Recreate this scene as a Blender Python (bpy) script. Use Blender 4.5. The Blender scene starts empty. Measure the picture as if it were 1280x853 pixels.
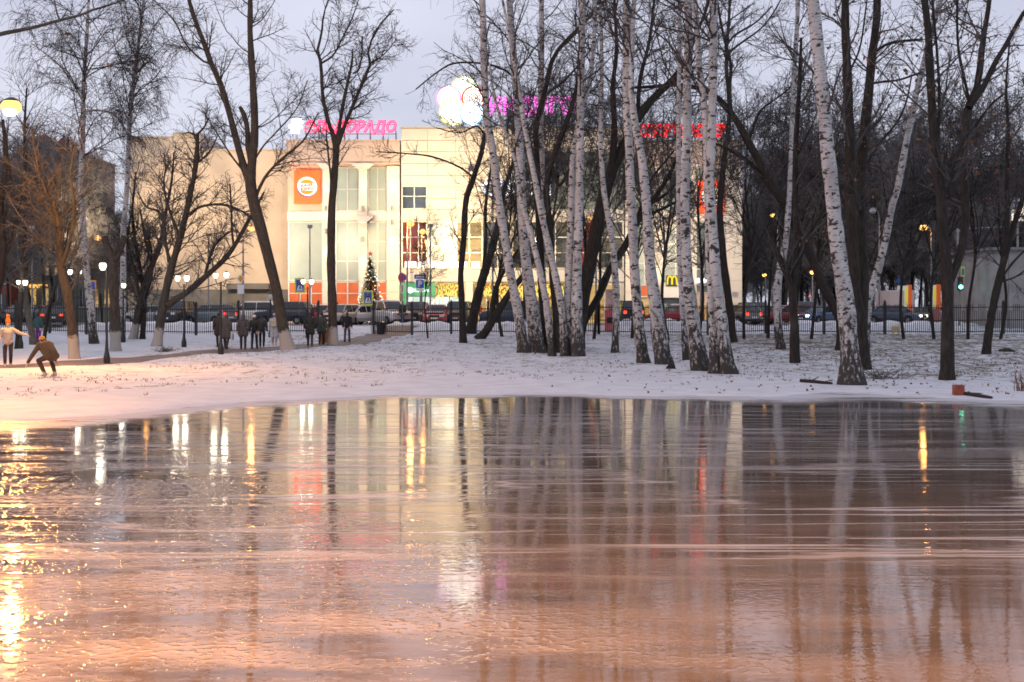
import bpy, bmesh, math, random
import numpy as np
from mathutils import Vector, Matrix

S = bpy.context.scene
COL = S.collection
PI = math.pi
rnd = random.Random(11)
F = 1600.0            # focal length in pixels of the 1280-wide photograph
HY = 395.0            # horizon row
CZ = 2.0              # eye height above the ice

# ------------------------------------------------------------------ geometry of the site
SHX = [-200, -60, -26, -18, -14, -11.5, -9.7, -7.8, -5.8, -3.4, 0, 6.3, 8.4, 11.8, 16, 22, 30, 60, 200]
SHY = [4, 4.2, 7, 12, 18, 22, 24.2, 25.8, 30.2, 32.3, 32.3, 31.8, 33.0, 29.8, 26, 20, 9, 4.2, 4]

def shore(x):
    return np.interp(x, SHX, SHY) + 0.22*np.sin(x*1.7) + 0.14*np.sin(x*4.3+1) + 0.10*np.sin(x*9.1+2*np.sin(x*2.3)) + 0.30*np.sin(x*0.71+1.3)

def gz(x, y):
    """height of the ground"""
    x = np.asarray(x, float); y = np.asarray(y, float)
    t = np.clip((y-32)/53, 0, 1)
    z = 0.72*t**1.5
    e = np.clip((y-86.3)/6.0, 0, 1); e = e*e*(3-2*e)
    z = z + 0.53*e
    d = np.maximum(y-shore(x), 3.6+0.3*np.sin(x)-y)
    rim = np.clip(d/1.6, 0, 1)
    z = z + 0.05*rim
    nb = np.clip((3.6-y)/5, 0, 1)
    z = z + 0.4*nb
    und = (0.035*np.sin(x*0.9+y*0.35)+0.03*np.sin(x*0.37-y*0.61+2)+0.018*np.sin(x*2.1+y*1.3))
    z = z + und*np.clip((d-1)/6, 0, 1)*np.clip((90-y)/4, 0, 1)*np.clip((y-30)/20,0.15,1)
    z = np.where(d < 0, -0.30*np.clip(-d/1.2, 0, 1), z)
    return z

def P(px, py, D):
    return Vector(((px-640)/F*D, D, CZ-(py-HY)/F*D))

def hit(px, py, dmax=130):
    """the point of the ground that the pixel shows"""
    D = np.linspace(20, dmax, 4000)
    z = CZ-(py-HY)/F*D
    g = gz((px-640)/F*D, D)
    k = np.nonzero(z <= g)[0]
    d = D[k[0]] if len(k) else dmax
    return Vector(((px-640)/F*d, d, float(gz((px-640)/F*d, d))))

def G(x, y, dz=0.0):
    return Vector((x, y, float(gz(x, y))+dz))

# ------------------------------------------------------------------ materials
MATS = {}
def newmat(name):
    m = bpy.data.materials.new(name); m.use_nodes = True
    nt = m.node_tree; nt.nodes.clear()
    out = nt.nodes.new('ShaderNodeOutputMaterial')
    return m, nt, out

def N(nt, t, **kw):
    n = nt.nodes.new(t)
    for k, v in kw.items():
        if k.startswith('i_'):
            n.inputs[k[2:].replace('_', ' ')].default_value = v
        else:
            setattr(n, k, v)
    return n

def ramp(nt, a, b, ca=(0,0,0,1), cb=(1,1,1,1)):
    r = nt.nodes.new('ShaderNodeValToRGB')
    r.color_ramp.elements[0].position = a; r.color_ramp.elements[1].position = b
    r.color_ramp.elements[0].color = ca; r.color_ramp.elements[1].color = cb
    return r

def c4(c): return (c[0], c[1], c[2], 1.0)

def plain(name, col, rough=0.6, var=0.25, scale=3.0, bump=0.15, metal=0.0, spec=0.4, emit=None, estr=0.0):
    """principled surface whose colour wanders with noise"""
    if name in MATS: return MATS[name]
    m, nt, out = newmat(name)
    b = N(nt, 'ShaderNodeBsdfPrincipled')
    tc = N(nt, 'ShaderNodeTexCoord')
    no = N(nt, 'ShaderNodeTexNoise'); no.inputs['Scale'].default_value = scale; no.inputs['Detail'].default_value = 5
    nt.links.new(tc.outputs['Object'], no.inputs['Vector'])
    r = ramp(nt, 0.3, 0.7, c4([max(0, c*(1-var)) for c in col]), c4([min(1, c*(1+var)) for c in col]))
    nt.links.new(no.outputs['Fac'], r.inputs['Fac'])
    nt.links.new(r.outputs['Color'], b.inputs['Base Color'])
    b.inputs['Roughness'].default_value = rough; b.inputs['Metallic'].default_value = metal
    b.inputs['Specular IOR Level'].default_value = spec
    if bump:
        bp = N(nt, 'ShaderNodeBump'); bp.inputs['Strength'].default_value = bump; bp.inputs['Distance'].default_value = 0.02
        n2 = N(nt, 'ShaderNodeTexNoise'); n2.inputs['Scale'].default_value = scale*8
        nt.links.new(tc.outputs['Object'], n2.inputs['Vector'])
        nt.links.new(n2.outputs['Fac'], bp.inputs['Height']); nt.links.new(bp.outputs['Normal'], b.inputs['Normal'])
    if emit:
        b.inputs['Emission Color'].default_value = c4(emit); b.inputs['Emission Strength'].default_value = estr
    nt.links.new(b.outputs['BSDF'], out.inputs['Surface'])
    MATS[name] = m
    return m

def glow(name, col, s):
    if name in MATS: return MATS[name]
    m, nt, out = newmat(name)
    e = N(nt, 'ShaderNodeEmission'); e.inputs['Color'].default_value = c4(col); e.inputs['Strength'].default_value = s
    nt.links.new(e.outputs['Emission'], out.inputs['Surface'])
    MATS[name] = m
    return m

def lit_pane(name, ca, cb, s, sx=0.6, sz=1.2, gloss=0.12):
    """window pane with a lit, furnished room behind it: light and dark patches of the room seen through glass"""
    if name in MATS: return MATS[name]
    m, nt, out = newmat(name)
    tc = N(nt, 'ShaderNodeTexCoord'); mp = N(nt, 'ShaderNodeMapping')
    mp.inputs['Scale'].default_value = (sx, sx, sz)
    nt.links.new(tc.outputs['Object'], mp.inputs['Vector'])
    v = N(nt, 'ShaderNodeTexVoronoi'); v.distance = 'CHEBYCHEV'; v.inputs['Scale'].default_value = 1.3
    n = N(nt, 'ShaderNodeTexNoise'); n.inputs['Scale'].default_value = 1.7; n.inputs['Detail'].default_value = 6
    nt.links.new(mp.outputs['Vector'], v.inputs['Vector']); nt.links.new(mp.outputs['Vector'], n.inputs['Vector'])
    sep = N(nt, 'ShaderNodeSeparateColor'); nt.links.new(v.outputs['Color'], sep.inputs['Color'])
    ad = N(nt, 'ShaderNodeMath', operation='ADD'); nt.links.new(sep.outputs['Red'], ad.inputs[0]); nt.links.new(n.outputs['Fac'], ad.inputs[1])
    hf = N(nt, 'ShaderNodeMath', operation='MULTIPLY'); hf.inputs[1].default_value = 0.6; nt.links.new(ad.outputs[0], hf.inputs[0])
    r = ramp(nt, 0.25, 0.85, c4(ca), c4(cb)); nt.links.new(hf.outputs[0], r.inputs['Fac'])
    e = N(nt, 'ShaderNodeEmission'); e.inputs['Strength'].default_value = s
    nt.links.new(r.outputs['Color'], e.inputs['Color'])
    g = N(nt, 'ShaderNodeBsdfGlossy'); g.inputs['Roughness'].default_value = 0.05
    mx = N(nt, 'ShaderNodeMixShader'); mx.inputs['Fac'].default_value = gloss
    nt.links.new(e.outputs[0], mx.inputs[1]); nt.links.new(g.outputs[0], mx.inputs[2])
    nt.links.new(mx.outputs[0], out.inputs['Surface'])
    MATS[name] = m
    return m

def bark_mat(name, kind):
    m, nt, out = newmat(name)
    L = nt.links.new
    b = N(nt, 'ShaderNodeBsdfPrincipled'); b.inputs['Roughness'].default_value = 0.85; b.inputs['Specular IOR Level'].default_value = 0.2
    at = N(nt, 'ShaderNodeAttribute'); at.attribute_name = 'bark'
    oi = N(nt, 'ShaderNodeObjectInfo')
    off = N(nt, 'ShaderNodeVectorMath', operation='ADD')
    sc = N(nt, 'ShaderNodeMath', operation='MULTIPLY'); sc.inputs[1].default_value = 37.0; L(oi.outputs['Random'], sc.inputs[0])
    L(at.outputs['Vector'], off.inputs[0]); L(sc.outputs[0], off.inputs[1])
    def noise(sx, sz, scale, det=4, rough=0.55):
        mp = N(nt, 'ShaderNodeMapping'); mp.inputs['Scale'].default_value = (sx, sx, sz); L(off.outputs[0], mp.inputs['Vector'])
        n = N(nt, 'ShaderNodeTexNoise'); n.inputs['Scale'].default_value = scale; n.inputs['Detail'].default_value = det; n.inputs['Roughness'].default_value = rough
        L(mp.outputs['Vector'], n.inputs['Vector']); return n
    def mixc(f, a, bb):
        mx = N(nt, 'ShaderNodeMix', data_type='RGBA'); L(f, mx.inputs['Factor'])
        for s, v in ((6, a), (7, bb)):
            if hasattr(v, 'links'): L(v, mx.inputs[s])
            else: mx.inputs[s].default_value = c4(v)
        return mx.outputs[2]
    sp = N(nt, 'ShaderNodeSeparateXYZ'); L(at.outputs['Vector'], sp.inputs[0])
    if kind == 'birch':
        n0 = noise(2, 0.8, 1.5); r0 = ramp(nt, 0.3, 0.7, c4((0.31,0.31,0.31)), c4((0.53,0.53,0.535))); L(n0.outputs['Fac'], r0.inputs['Fac'])
        n1 = noise(4.5, 30, 1.0, 3); r1 = ramp(nt, 0.58, 0.63); L(n1.outputs['Fac'], r1.inputs['Fac'])      # thin cross bands
        n2 = noise(4.2, 9.5, 1.0, 4, 0.55); r2 = ramp(nt, 0.575, 0.61); L(n2.outputs['Fac'], r2.inputs['Fac'])    # dark chevrons and branch scars
        nd = noise(1.5, 1.1, 1.0, 3); rd = ramp(nt, 0.38, 0.58); L(nd.outputs['Fac'], rd.inputs['Fac'])
        rb = N(nt, 'ShaderNodeMath', operation='MULTIPLY'); L(r1.outputs['Color'], rb.inputs[0]); L(rd.outputs['Color'], rb.inputs[1])
        n5 = noise(2.6, 3.0, 1.0, 5, 0.6); r5 = ramp(nt, 0.605, 0.63); L(n5.outputs['Fac'], r5.inputs['Fac'])
        rc = N(nt, 'ShaderNodeMath', operation='MAXIMUM'); L(rb.outputs[0], rc.inputs[0]); L(r5.outputs['Color'], rc.inputs[1])
        mxm = N(nt, 'ShaderNodeMath', operation='MAXIMUM'); L(rc.outputs[0], mxm.inputs[0]); L(r2.outputs['Color'], mxm.inputs[1])
        # rough black bark towards the foot
        n3 = noise(11, 4.0, 1.0, 6, 0.7)
        mr = N(nt, 'ShaderNodeMapRange'); mr.inputs['From Min'].default_value = 0.05; mr.inputs['From Max'].default_value = 3.2
        mr.inputs['To Min'].default_value = 0.26; mr.inputs['To Max'].default_value = -0.10
        L(sp.outputs['Z'], mr.inputs['Value'])
        ad = N(nt, 'ShaderNodeMath', operation='ADD'); L(n3.outputs['Fac'], ad.inputs[0]); L(mr.outputs[0], ad.inputs[1])
        r3 = ramp(nt, 0.56, 0.66); L(ad.outputs[0], r3.inputs['Fac'])
        mx2 = N(nt, 'ShaderNodeMath', operation='MAXIMUM'); L(mxm.outputs[0], mx2.inputs[0]); L(r3.outputs['Color'], mx2.inputs[1])
        col = mixc(mx2.outputs[0], r0.outputs['Color'], (0.045, 0.042, 0.04))
        L(col, b.inputs['Base Color'])
        bh = n3
    else:
        base = {'dark': ((0.014,0.012,0.011),(0.046,0.039,0.034)), 'limed': ((0.030,0.026,0.022),(0.085,0.072,0.060)), 'grey': ((0.05,0.047,0.04),(0.14,0.13,0.115))}[kind]
        n0 = noise(9, 2.0, 1.6, 6, 0.65); r0 = ramp(nt, 0.32, 0.7, c4(base[0]), c4(base[1])); L(n0.outputs['Fac'], r0.inputs['Fac'])
        col = r0.outputs['Color']
        nl = noise(1.2, 0.7, 1.0, 3); rl = ramp(nt, 0.56, 0.72); L(nl.outputs['Fac'], rl.inputs['Fac'])
        ml = N(nt, 'ShaderNodeMath', operation='MULTIPLY'); ml.inputs[1].default_value = 0.5; L(rl.outputs['Color'], ml.inputs[0])
        col = mixc(ml.outputs[0], col, (0.065, 0.066, 0.052))                # lichen
        if kind == 'limed':
            nw = noise(5, 5, 1.5, 4)
            s2 = N(nt, 'ShaderNodeMath', operation='MULTIPLY_ADD'); s2.inputs[1].default_value = 0.5; L(nw.outputs['Fac'], s2.inputs[0]); L(sp.outputs['Z'], s2.inputs[2])
            rw = ramp(nt, 0.0, 1.0); 
            mr = N(nt, 'ShaderNodeMapRange'); mr.inputs['From Min'].default_value = 1.35; mr.inputs['From Max'].default_value = 1.22
            L(s2.outputs[0], mr.inputs['Value'])
            mm = N(nt, 'ShaderNodeMath', operation='MULTIPLY'); mm.inputs[1].default_value = 0.75; L(mr.outputs[0], mm.inputs[0])
            col = mixc(mm.outputs[0], col, (0.42, 0.40, 0.37))
        L(col, b.inputs['Base Color'])
        bh = n0
    bp = N(nt, 'ShaderNodeBump'); bp.inputs['Strength'].default_value = 0.7; bp.inputs['Distance'].default_value = 0.03
    L(bh.outputs['Fac'], bp.inputs['Height']); L(bp.outputs['Normal'], b.inputs['Normal'])
    L(b.outputs['BSDF'], out.inputs['Surface'])
    MATS[name] = m
    return m

# ------------------------------------------------------------------ object helpers
def tag(o, label=None, cat=None, group=None, kind=None):
    if label: o['label'] = label
    if cat: o['category'] = cat
    if group: o['group'] = group
    if kind: o['kind'] = kind
    return o

def thing(name, label, cat, loc=(0,0,0), rz=0.0, group=None):
    o = bpy.data.objects.new(name, None); COL.objects.link(o)
    o.empty_display_size = 0.3
    o.location = loc; o.rotation_euler = (0, 0, rz)
    return tag(o, label, cat, group)

def mesh_obj(name, me, parent=None, loc=None):
    o = bpy.data.objects.new(name, me); COL.objects.link(o)
    if parent: o.parent = parent
    if loc is not None: o.location = loc
    return o

def copy_tree(o, parent=None):
    c = o.copy(); COL.objects.link(c)
    if parent: c.parent = parent
    for ch in [k for k in o.children]:
        copy_tree(ch, c)
    return c

def np_mesh(name, V, Q, mats, smooth=True, attr=None, tris=False, midx=None):
    me = bpy.data.meshes.new(name)
    k = Q.shape[1]
    me.vertices.add(len(V)); me.vertices.foreach_set('co', np.ascontiguousarray(V, np.float32).ravel())
    me.loops.add(Q.size); me.loops.foreach_set('vertex_index', np.ascontiguousarray(Q, np.int32).ravel())
    me.polygons.add(len(Q)); me.polygons.foreach_set('loop_start', np.arange(len(Q), dtype=np.int32)*k)
    try: me.polygons.foreach_set('loop_total', np.full(len(Q), k, np.int32))
    except Exception: pass
    if smooth: me.polygons.foreach_set('use_smooth', np.ones(len(Q), bool))
    for m in (mats if isinstance(mats, (list, tuple)) else [mats]): me.materials.append(m)
    if midx is not None: me.polygons.foreach_set('material_index', np.asarray(midx, np.int32))
    me.update(calc_edges=True); me.validate()
    if attr is not None:
        a = me.attributes.new('bark', 'FLOAT_VECTOR', 'POINT'); a.data.foreach_set('vector', np.ascontiguousarray(attr, np.float32).ravel())
    return me

class MB:
    """collects simple shapes and links them as one mesh object"""
    def __init__(s): s.v = []; s.f = []; s.m = []
    def add(s, vs, fs, mi=0):
        k = len(s.v); s.v += [tuple(v) for v in vs]; s.f += [tuple(i+k for i in f) for f in fs]; s.m += [mi]*len(fs); return s
    def box(s, x0, x1, y0, y1, z0, z1, mi=0, bev=0.0):
        if bev <= 0:
            v = [(x,y,z) for x in (x0,x1) for y in (y0,y1) for z in (z0,z1)]
            return s.add(v, [(0,1,3,2),(4,6,7,5),(0,4,5,1),(2,3,7,6),(0,2,6,4),(1,5,7,3)], mi)
        bm = bmesh.new(); bmesh.ops.create_cube(bm, size=1)
        for q in bm.verts: q.co = Vector(((x0+x1)/2+q.co.x*(x1-x0), (y0+y1)/2+q.co.y*(y1-y0), (z0+z1)/2+q.co.z*(z1-z0)))
        bmesh.ops.bevel(bm, geom=bm.edges[:], offset=bev, segments=2, affect='EDGES', profile=0.5)
        return s.bm(bm, mi)
    def bm(s, bm, mi=0):
        bm.verts.index_update()
        s.add([q.co[:] for q in bm.verts], [[q.index for q in f.verts] for f in bm.faces], mi); bm.free(); return s
    def tube(s, pts, r, n=8, mi=0, cap=True):
        pts = [Vector(p) for p in pts]; R = r if isinstance(r, (list, tuple)) else [r]*len(pts)
        vs = []; fs = []; K = len(pts)
        t0 = (pts[1]-pts[0]).normalized(); ref = Vector((0,0,1)) if abs(t0.z) < 0.9 else Vector((1,0,0))
        for i, p in enumerate(pts):
            t = (pts[min(i+1,K-1)]-pts[max(i-1,0)]).normalized()
            u = t.cross(ref).normalized(); w = t.cross(u)
            for j in range(n):
                a = 2*PI*j/n; vs.append(p+(u*math.cos(a)+w*math.sin(a))*R[i])
        for i in range(K-1):
            for j in range(n):
                a, b = i*n+j, i*n+(j+1) % n; fs.append((a, b, b+n, a+n))
        if cap: fs.append(tuple(range(n))[::-1]); fs.append(tuple(range((K-1)*n, K*n)))
        return s.add(vs, fs, mi)
    def ball(s, c, r, seg=12, rings=8, mi=0):
        rx, ry, rz = r if isinstance(r, (list, tuple)) else (r, r, r)
        vs = [(c[0], c[1], c[2]-rz)]; fs = []
        for i in range(1, rings):
            a = -PI/2+PI*i/rings
            for j in range(seg):
                b = 2*PI*j/seg; vs.append((c[0]+rx*math.cos(a)*math.cos(b), c[1]+ry*math.cos(a)*math.sin(b), c[2]+rz*math.sin(a)))
        vs.append((c[0], c[1], c[2]+rz)); T = len(vs)-1
        for j in range(seg):
            fs.append((0, 1+(j+1) % seg, 1+j)); fs.append((T, T-seg+j, T-seg+(j+1) % seg))
        for i in range(rings-2):
            for j in range(seg):
                a = 1+i*seg+j; b = 1+i*seg+(j+1) % seg; fs.append((a, b, b+seg, a+seg))
        return s.add(vs, fs, mi)
    def lathe(s, c, prof, n=12, mi=0):
        vs = []; fs = []; K = len(prof)
        for r, z in prof:
            for j in range(n):
                a = 2*PI*j/n; vs.append((c[0]+r*math.cos(a), c[1]+r*math.sin(a), c[2]+z))
        for i in range(K-1):
            for j in range(n):
                a, b = i*n+j, i*n+(j+1) % n; fs.append((a, b, b+n, a+n))
        fs.append(tuple(range(n))[::-1]); fs.append(tuple(range((K-1)*n, K*n)))
        return s.add(vs, fs, mi)
    def prism(s, poly, y0, y1, mi=0):
        """polygon in (x, z) with thickness from y0 to y1"""
        n = len(poly)
        vs = [(x, y0, z) for x, z in poly]+[(x, y1, z) for x, z in poly]
        fs = [tuple(range(n)), tuple(range(n, 2*n))[::-1]]+[(i, i+n, (i+1) % n+n, (i+1) % n) for i in range(n)]
        return s.add(vs, fs, mi)
    def build(s, name, mats, parent=None, off=None, loc=None, smooth=False):
        me = bpy.data.meshes.new(name)
        vs = s.v if off is None else [(v[0]-off[0], v[1]-off[1], v[2]-off[2]) for v in s.v]
        me.from_pydata(vs, [], s.f)
        for m in (mats if isinstance(mats, (list, tuple)) else [mats]): me.materials.append(m)
        if len(me.materials) > 1: me.polygons.foreach_set('material_index', s.m)
        bm = bmesh.new(); bm.from_mesh(me); bmesh.ops.recalc_face_normals(bm, faces=bm.faces[:]); bm.to_mesh(me); bm.free()
        if smooth:
            me.polygons.foreach_set('use_smooth', [True]*len(me.polygons))
        me.update()
        return mesh_obj(name, me, parent, loc)

def text_mb(body, w=None, h=1.0, depth=0.1, shear=0.0, bold=0.0, italic=False):
    """lettering as a mesh in the x-z plane, facing -y, lower left corner at the origin"""
    cu = bpy.data.curves.new('lettering', 'FONT'); cu.body = body; cu.size = 1; cu.shear = shear; cu.offset = bold; cu.extrude = 0.05; cu.resolution_u = 3
    ob = bpy.data.objects.new('lettering', cu); COL.objects.link(ob)
    dg = bpy.context.evaluated_depsgraph_get()
    me = bpy.data.meshes.new_from_object(ob.evaluated_get(dg))
    V = np.array([v.co[:] for v in me.vertices]); fs = [tuple(p.vertices) for p in me.polygons]
    bpy.data.objects.remove(ob); bpy.data.curves.remove(cu); bpy.data.meshes.remove(me)
    mn = V.min(0); mx = V.max(0)
    sz = h/(mx[1]-mn[1]); sx = (w/(mx[0]-mn[0])) if w else sz
    out = [((v[0]-mn[0])*sx, -depth*(v[2]-mn[2])/(mx[2]-mn[2]), (v[1]-mn[1])*sz) for v in V]
    mb = MB(); mb.add(out, fs); return mb

def shift(mb, d):
    mb.v = [(v[0]+d[0], v[1]+d[1], v[2]+d[2]) for v in mb.v]; return mb

# ------------------------------------------------------------------ trees
def nrm(a): return a/np.maximum(np.linalg.norm(a, axis=-1, keepdims=True), 1e-9)

def tubes(Ps, Rs, sides, attr_len=False):
    """all polylines (n,k,3) with radii (n,k) as tubes: vertices, quads, bark coordinates"""
    n, k, _ = Ps.shape
    T = nrm(np.gradient(Ps, axis=1))
    ref = np.zeros((n, 1, 3)); t0 = np.abs(T.mean(1)); ref[np.arange(n), 0, np.argmin(t0, 1)] = 1
    U = nrm(np.cross(T, np.broadcast_to(ref, T.shape))); W = np.cross(T, U)
    a = np.arange(sides)*2*PI/sides
    ca = np.cos(a)[None,None,:,None]; sa = np.sin(a)[None,None,:,None]
    V = Ps[:,:,None,:]+Rs[:,:,None,None]*(ca*U[:,:,None,:]+sa*W[:,:,None,:])
    idx = np.arange(n*k*sides).reshape(n, k, sides)
    A = idx[:,:-1,:]; B = np.roll(A, -1, 2); C = np.roll(idx[:,1:,:], -1, 2); D = idx[:,1:,:]
    Q = np.stack([A, B, C, D], -1).reshape(-1, 4)
    at = None
    if attr_len:
        seg = np.linalg.norm(np.diff(Ps, axis=1), axis=2); ln = np.concatenate([np.zeros((n,1)), np.cumsum(seg, 1)], 1)
        r = np.maximum(Rs, 0.03)
        at = np.stack([np.broadcast_to(r[:,:,None]*np.cos(a), (n,k,sides)), np.broadcast_to(r[:,:,None]*np.sin(a), (n,k,sides)), np.broadcast_to(ln[:,:,None], (n,k,sides))], -1).reshape(-1, 3)
    return V.reshape(-1, 3), Q, at

def resample(pts, rad, n):
    pts = np.asarray(pts, float); rad = np.asarray(rad, float)
    m = len(pts)
    t = np.r_[0, np.cumsum(np.linalg.norm(np.diff(pts, axis=0), axis=1))]
    # smooth (cardinal) interpolation through the points
    tt = np.linspace(0, t[-1], n)
    d = np.zeros_like(pts)
    for i in range(m):
        a, b = max(i-1, 0), min(i+1, m-1)
        d[i] = (pts[b]-pts[a])/max(t[b]-t[a], 1e-6)
    out = np.zeros((n, 3))
    k = np.clip(np.searchsorted(t, tt, 'right')-1, 0, m-2)
    h = (t[k+1]-t[k]); s = ((tt-t[k])/h)[:,None]; h = h[:,None]
    out = (2*s**3-3*s**2+1)*pts[k]+(s**3-2*s**2+s)*h*d[k]+(-2*s**3+3*s**2)*pts[k+1]+(s**3-s**2)*h*d[k+1]
    return out, np.interp(tt, t, rad)

def grow(rng, Ps, Rs, dens, tmin, ang, L0, k, noise, trop, rsc, rmax, rmin, lfall=0.5):
    n, K, _ = Ps.shape
    Ls = np.linalg.norm(np.diff(Ps, axis=1), axis=2).sum(1)
    cnt = rng.poisson(dens*Ls*(1-tmin))
    idx = np.repeat(np.arange(n), cnt); m = len(idx)
    if m == 0: return np.zeros((0,k,3)), np.zeros((0,k))
    t = tmin+(0.985-tmin)*rng.random(m); f = t*(K-1); i0 = np.minimum(f.astype(int), K-2); fr = (f-i0)
    a = Ps[idx, i0]; b = Ps[idx, i0+1]; pos = a+(b-a)*fr[:,None]; tan = nrm(b-a)
    rad = Rs[idx, i0]*(1-fr)+Rs[idx, i0+1]*fr
    q = rng.normal(size=(m,3)); q = nrm(q-(q*tan).sum(1)[:,None]*tan)
    an = np.radians(ang+rng.normal(size=m)*13)
    d = np.cos(an)[:,None]*tan+np.sin(an)[:,None]*q
    L = L0*(1-lfall*(t-tmin)/(1-tmin))*rng.uniform(0.45, 1.15, m)
    out = np.zeros((m,k,3)); out[:,0] = pos
    st = (L/(k-1))[:,None]
    for j in range(1, k):
        out[:,j] = out[:,j-1]+d*st
        d = nrm(d+noise*rng.normal(size=(m,3))+np.array([0,0,trop]))
    r0 = np.clip(rad*rsc, rmin, rmax)
    RR = r0[:,None]*np.linspace(1, 0.35, k)[None,:]
    return out, np.maximum(RR, rmin*0.8)

def make_crown(rng, Ps, Rs, kind, D, tmin=0.35, dens=1.0, L0=3.0, leaves=0.0, droop=0.0, levels=3, wide=1.0):
    rmin = max(0.0045, D*0.00015)
    Vs=[]; Qs=[]; As=[]; base=0
    def put(p, r, s):
        nonlocal base
        if len(p) == 0: return
        v, q, a = tubes(p, r, s, True); Vs.append(v); Qs.append(q+base); As.append(a); base += len(v)
    tr1 = 0.05 if kind != 'weep' else 0.02
    b1, r1 = grow(rng, Ps, Rs, 1.65*dens, tmin, 47*wide, L0*1.45, 9, 0.11, tr1, 0.45, 0.036, rmin*1.3)
    put(b1, r1, 5)
    if len(b1)==0: return None, None
    b2, r2 = grow(rng, b1, r1, 3.0*dens**0.5, 0.12, 44, L0*0.6, 6, 0.14, -droop*0.06+0.02, 0.55, 0.016, rmin*1.1)
    put(b2, r2, 4)
    b3 = b2
    if levels >= 3 and len(b2):
        b3, r3 = grow(rng, b2, r2, 4.4, 0.1, 42, L0*0.27*(1+0.8*droop), 5, 0.16, -droop*0.3, 0.7, 0.012, rmin*0.9, 0.3)
        put(b3, r3, 3)
        # twigs straight on the limbs
        b4, r4 = grow(rng, b1, r1, 1.6, 0.1, 50, L0*0.2, 5, 0.18, -droop*0.3, 0.5, 0.01, rmin*0.9, 0.3)
        put(b4, r4, 3)
    V = np.concatenate(Vs); Q = np.concatenate(Qs); A = np.concatenate(As)
    lv = None
    if leaves > 0 and len(b3):
        tips = b3[:, -2:, :].reshape(-1, 3)
        sel = tips[rng.random(len(tips)) < leaves]
        m = len(sel)
        if m:
            c = sel+rng.normal(size=(m,3))*0.05
            u = nrm(rng.normal(size=(m,3)))*rng.uniform(0.03,0.07,m)[:,None]; w = nrm(rng.normal(size=(m,3))-np.array([0,0,1.5]))*rng.uniform(0.07,0.17,m)[:,None]
            LV = np.stack([c, c+u+w*0.5, c+w, c-u+w*0.5], 1).reshape(-1,3)
            lv = (LV, np.arange(4*m).reshape(m,4))
    return (V, Q, A), lv

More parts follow.
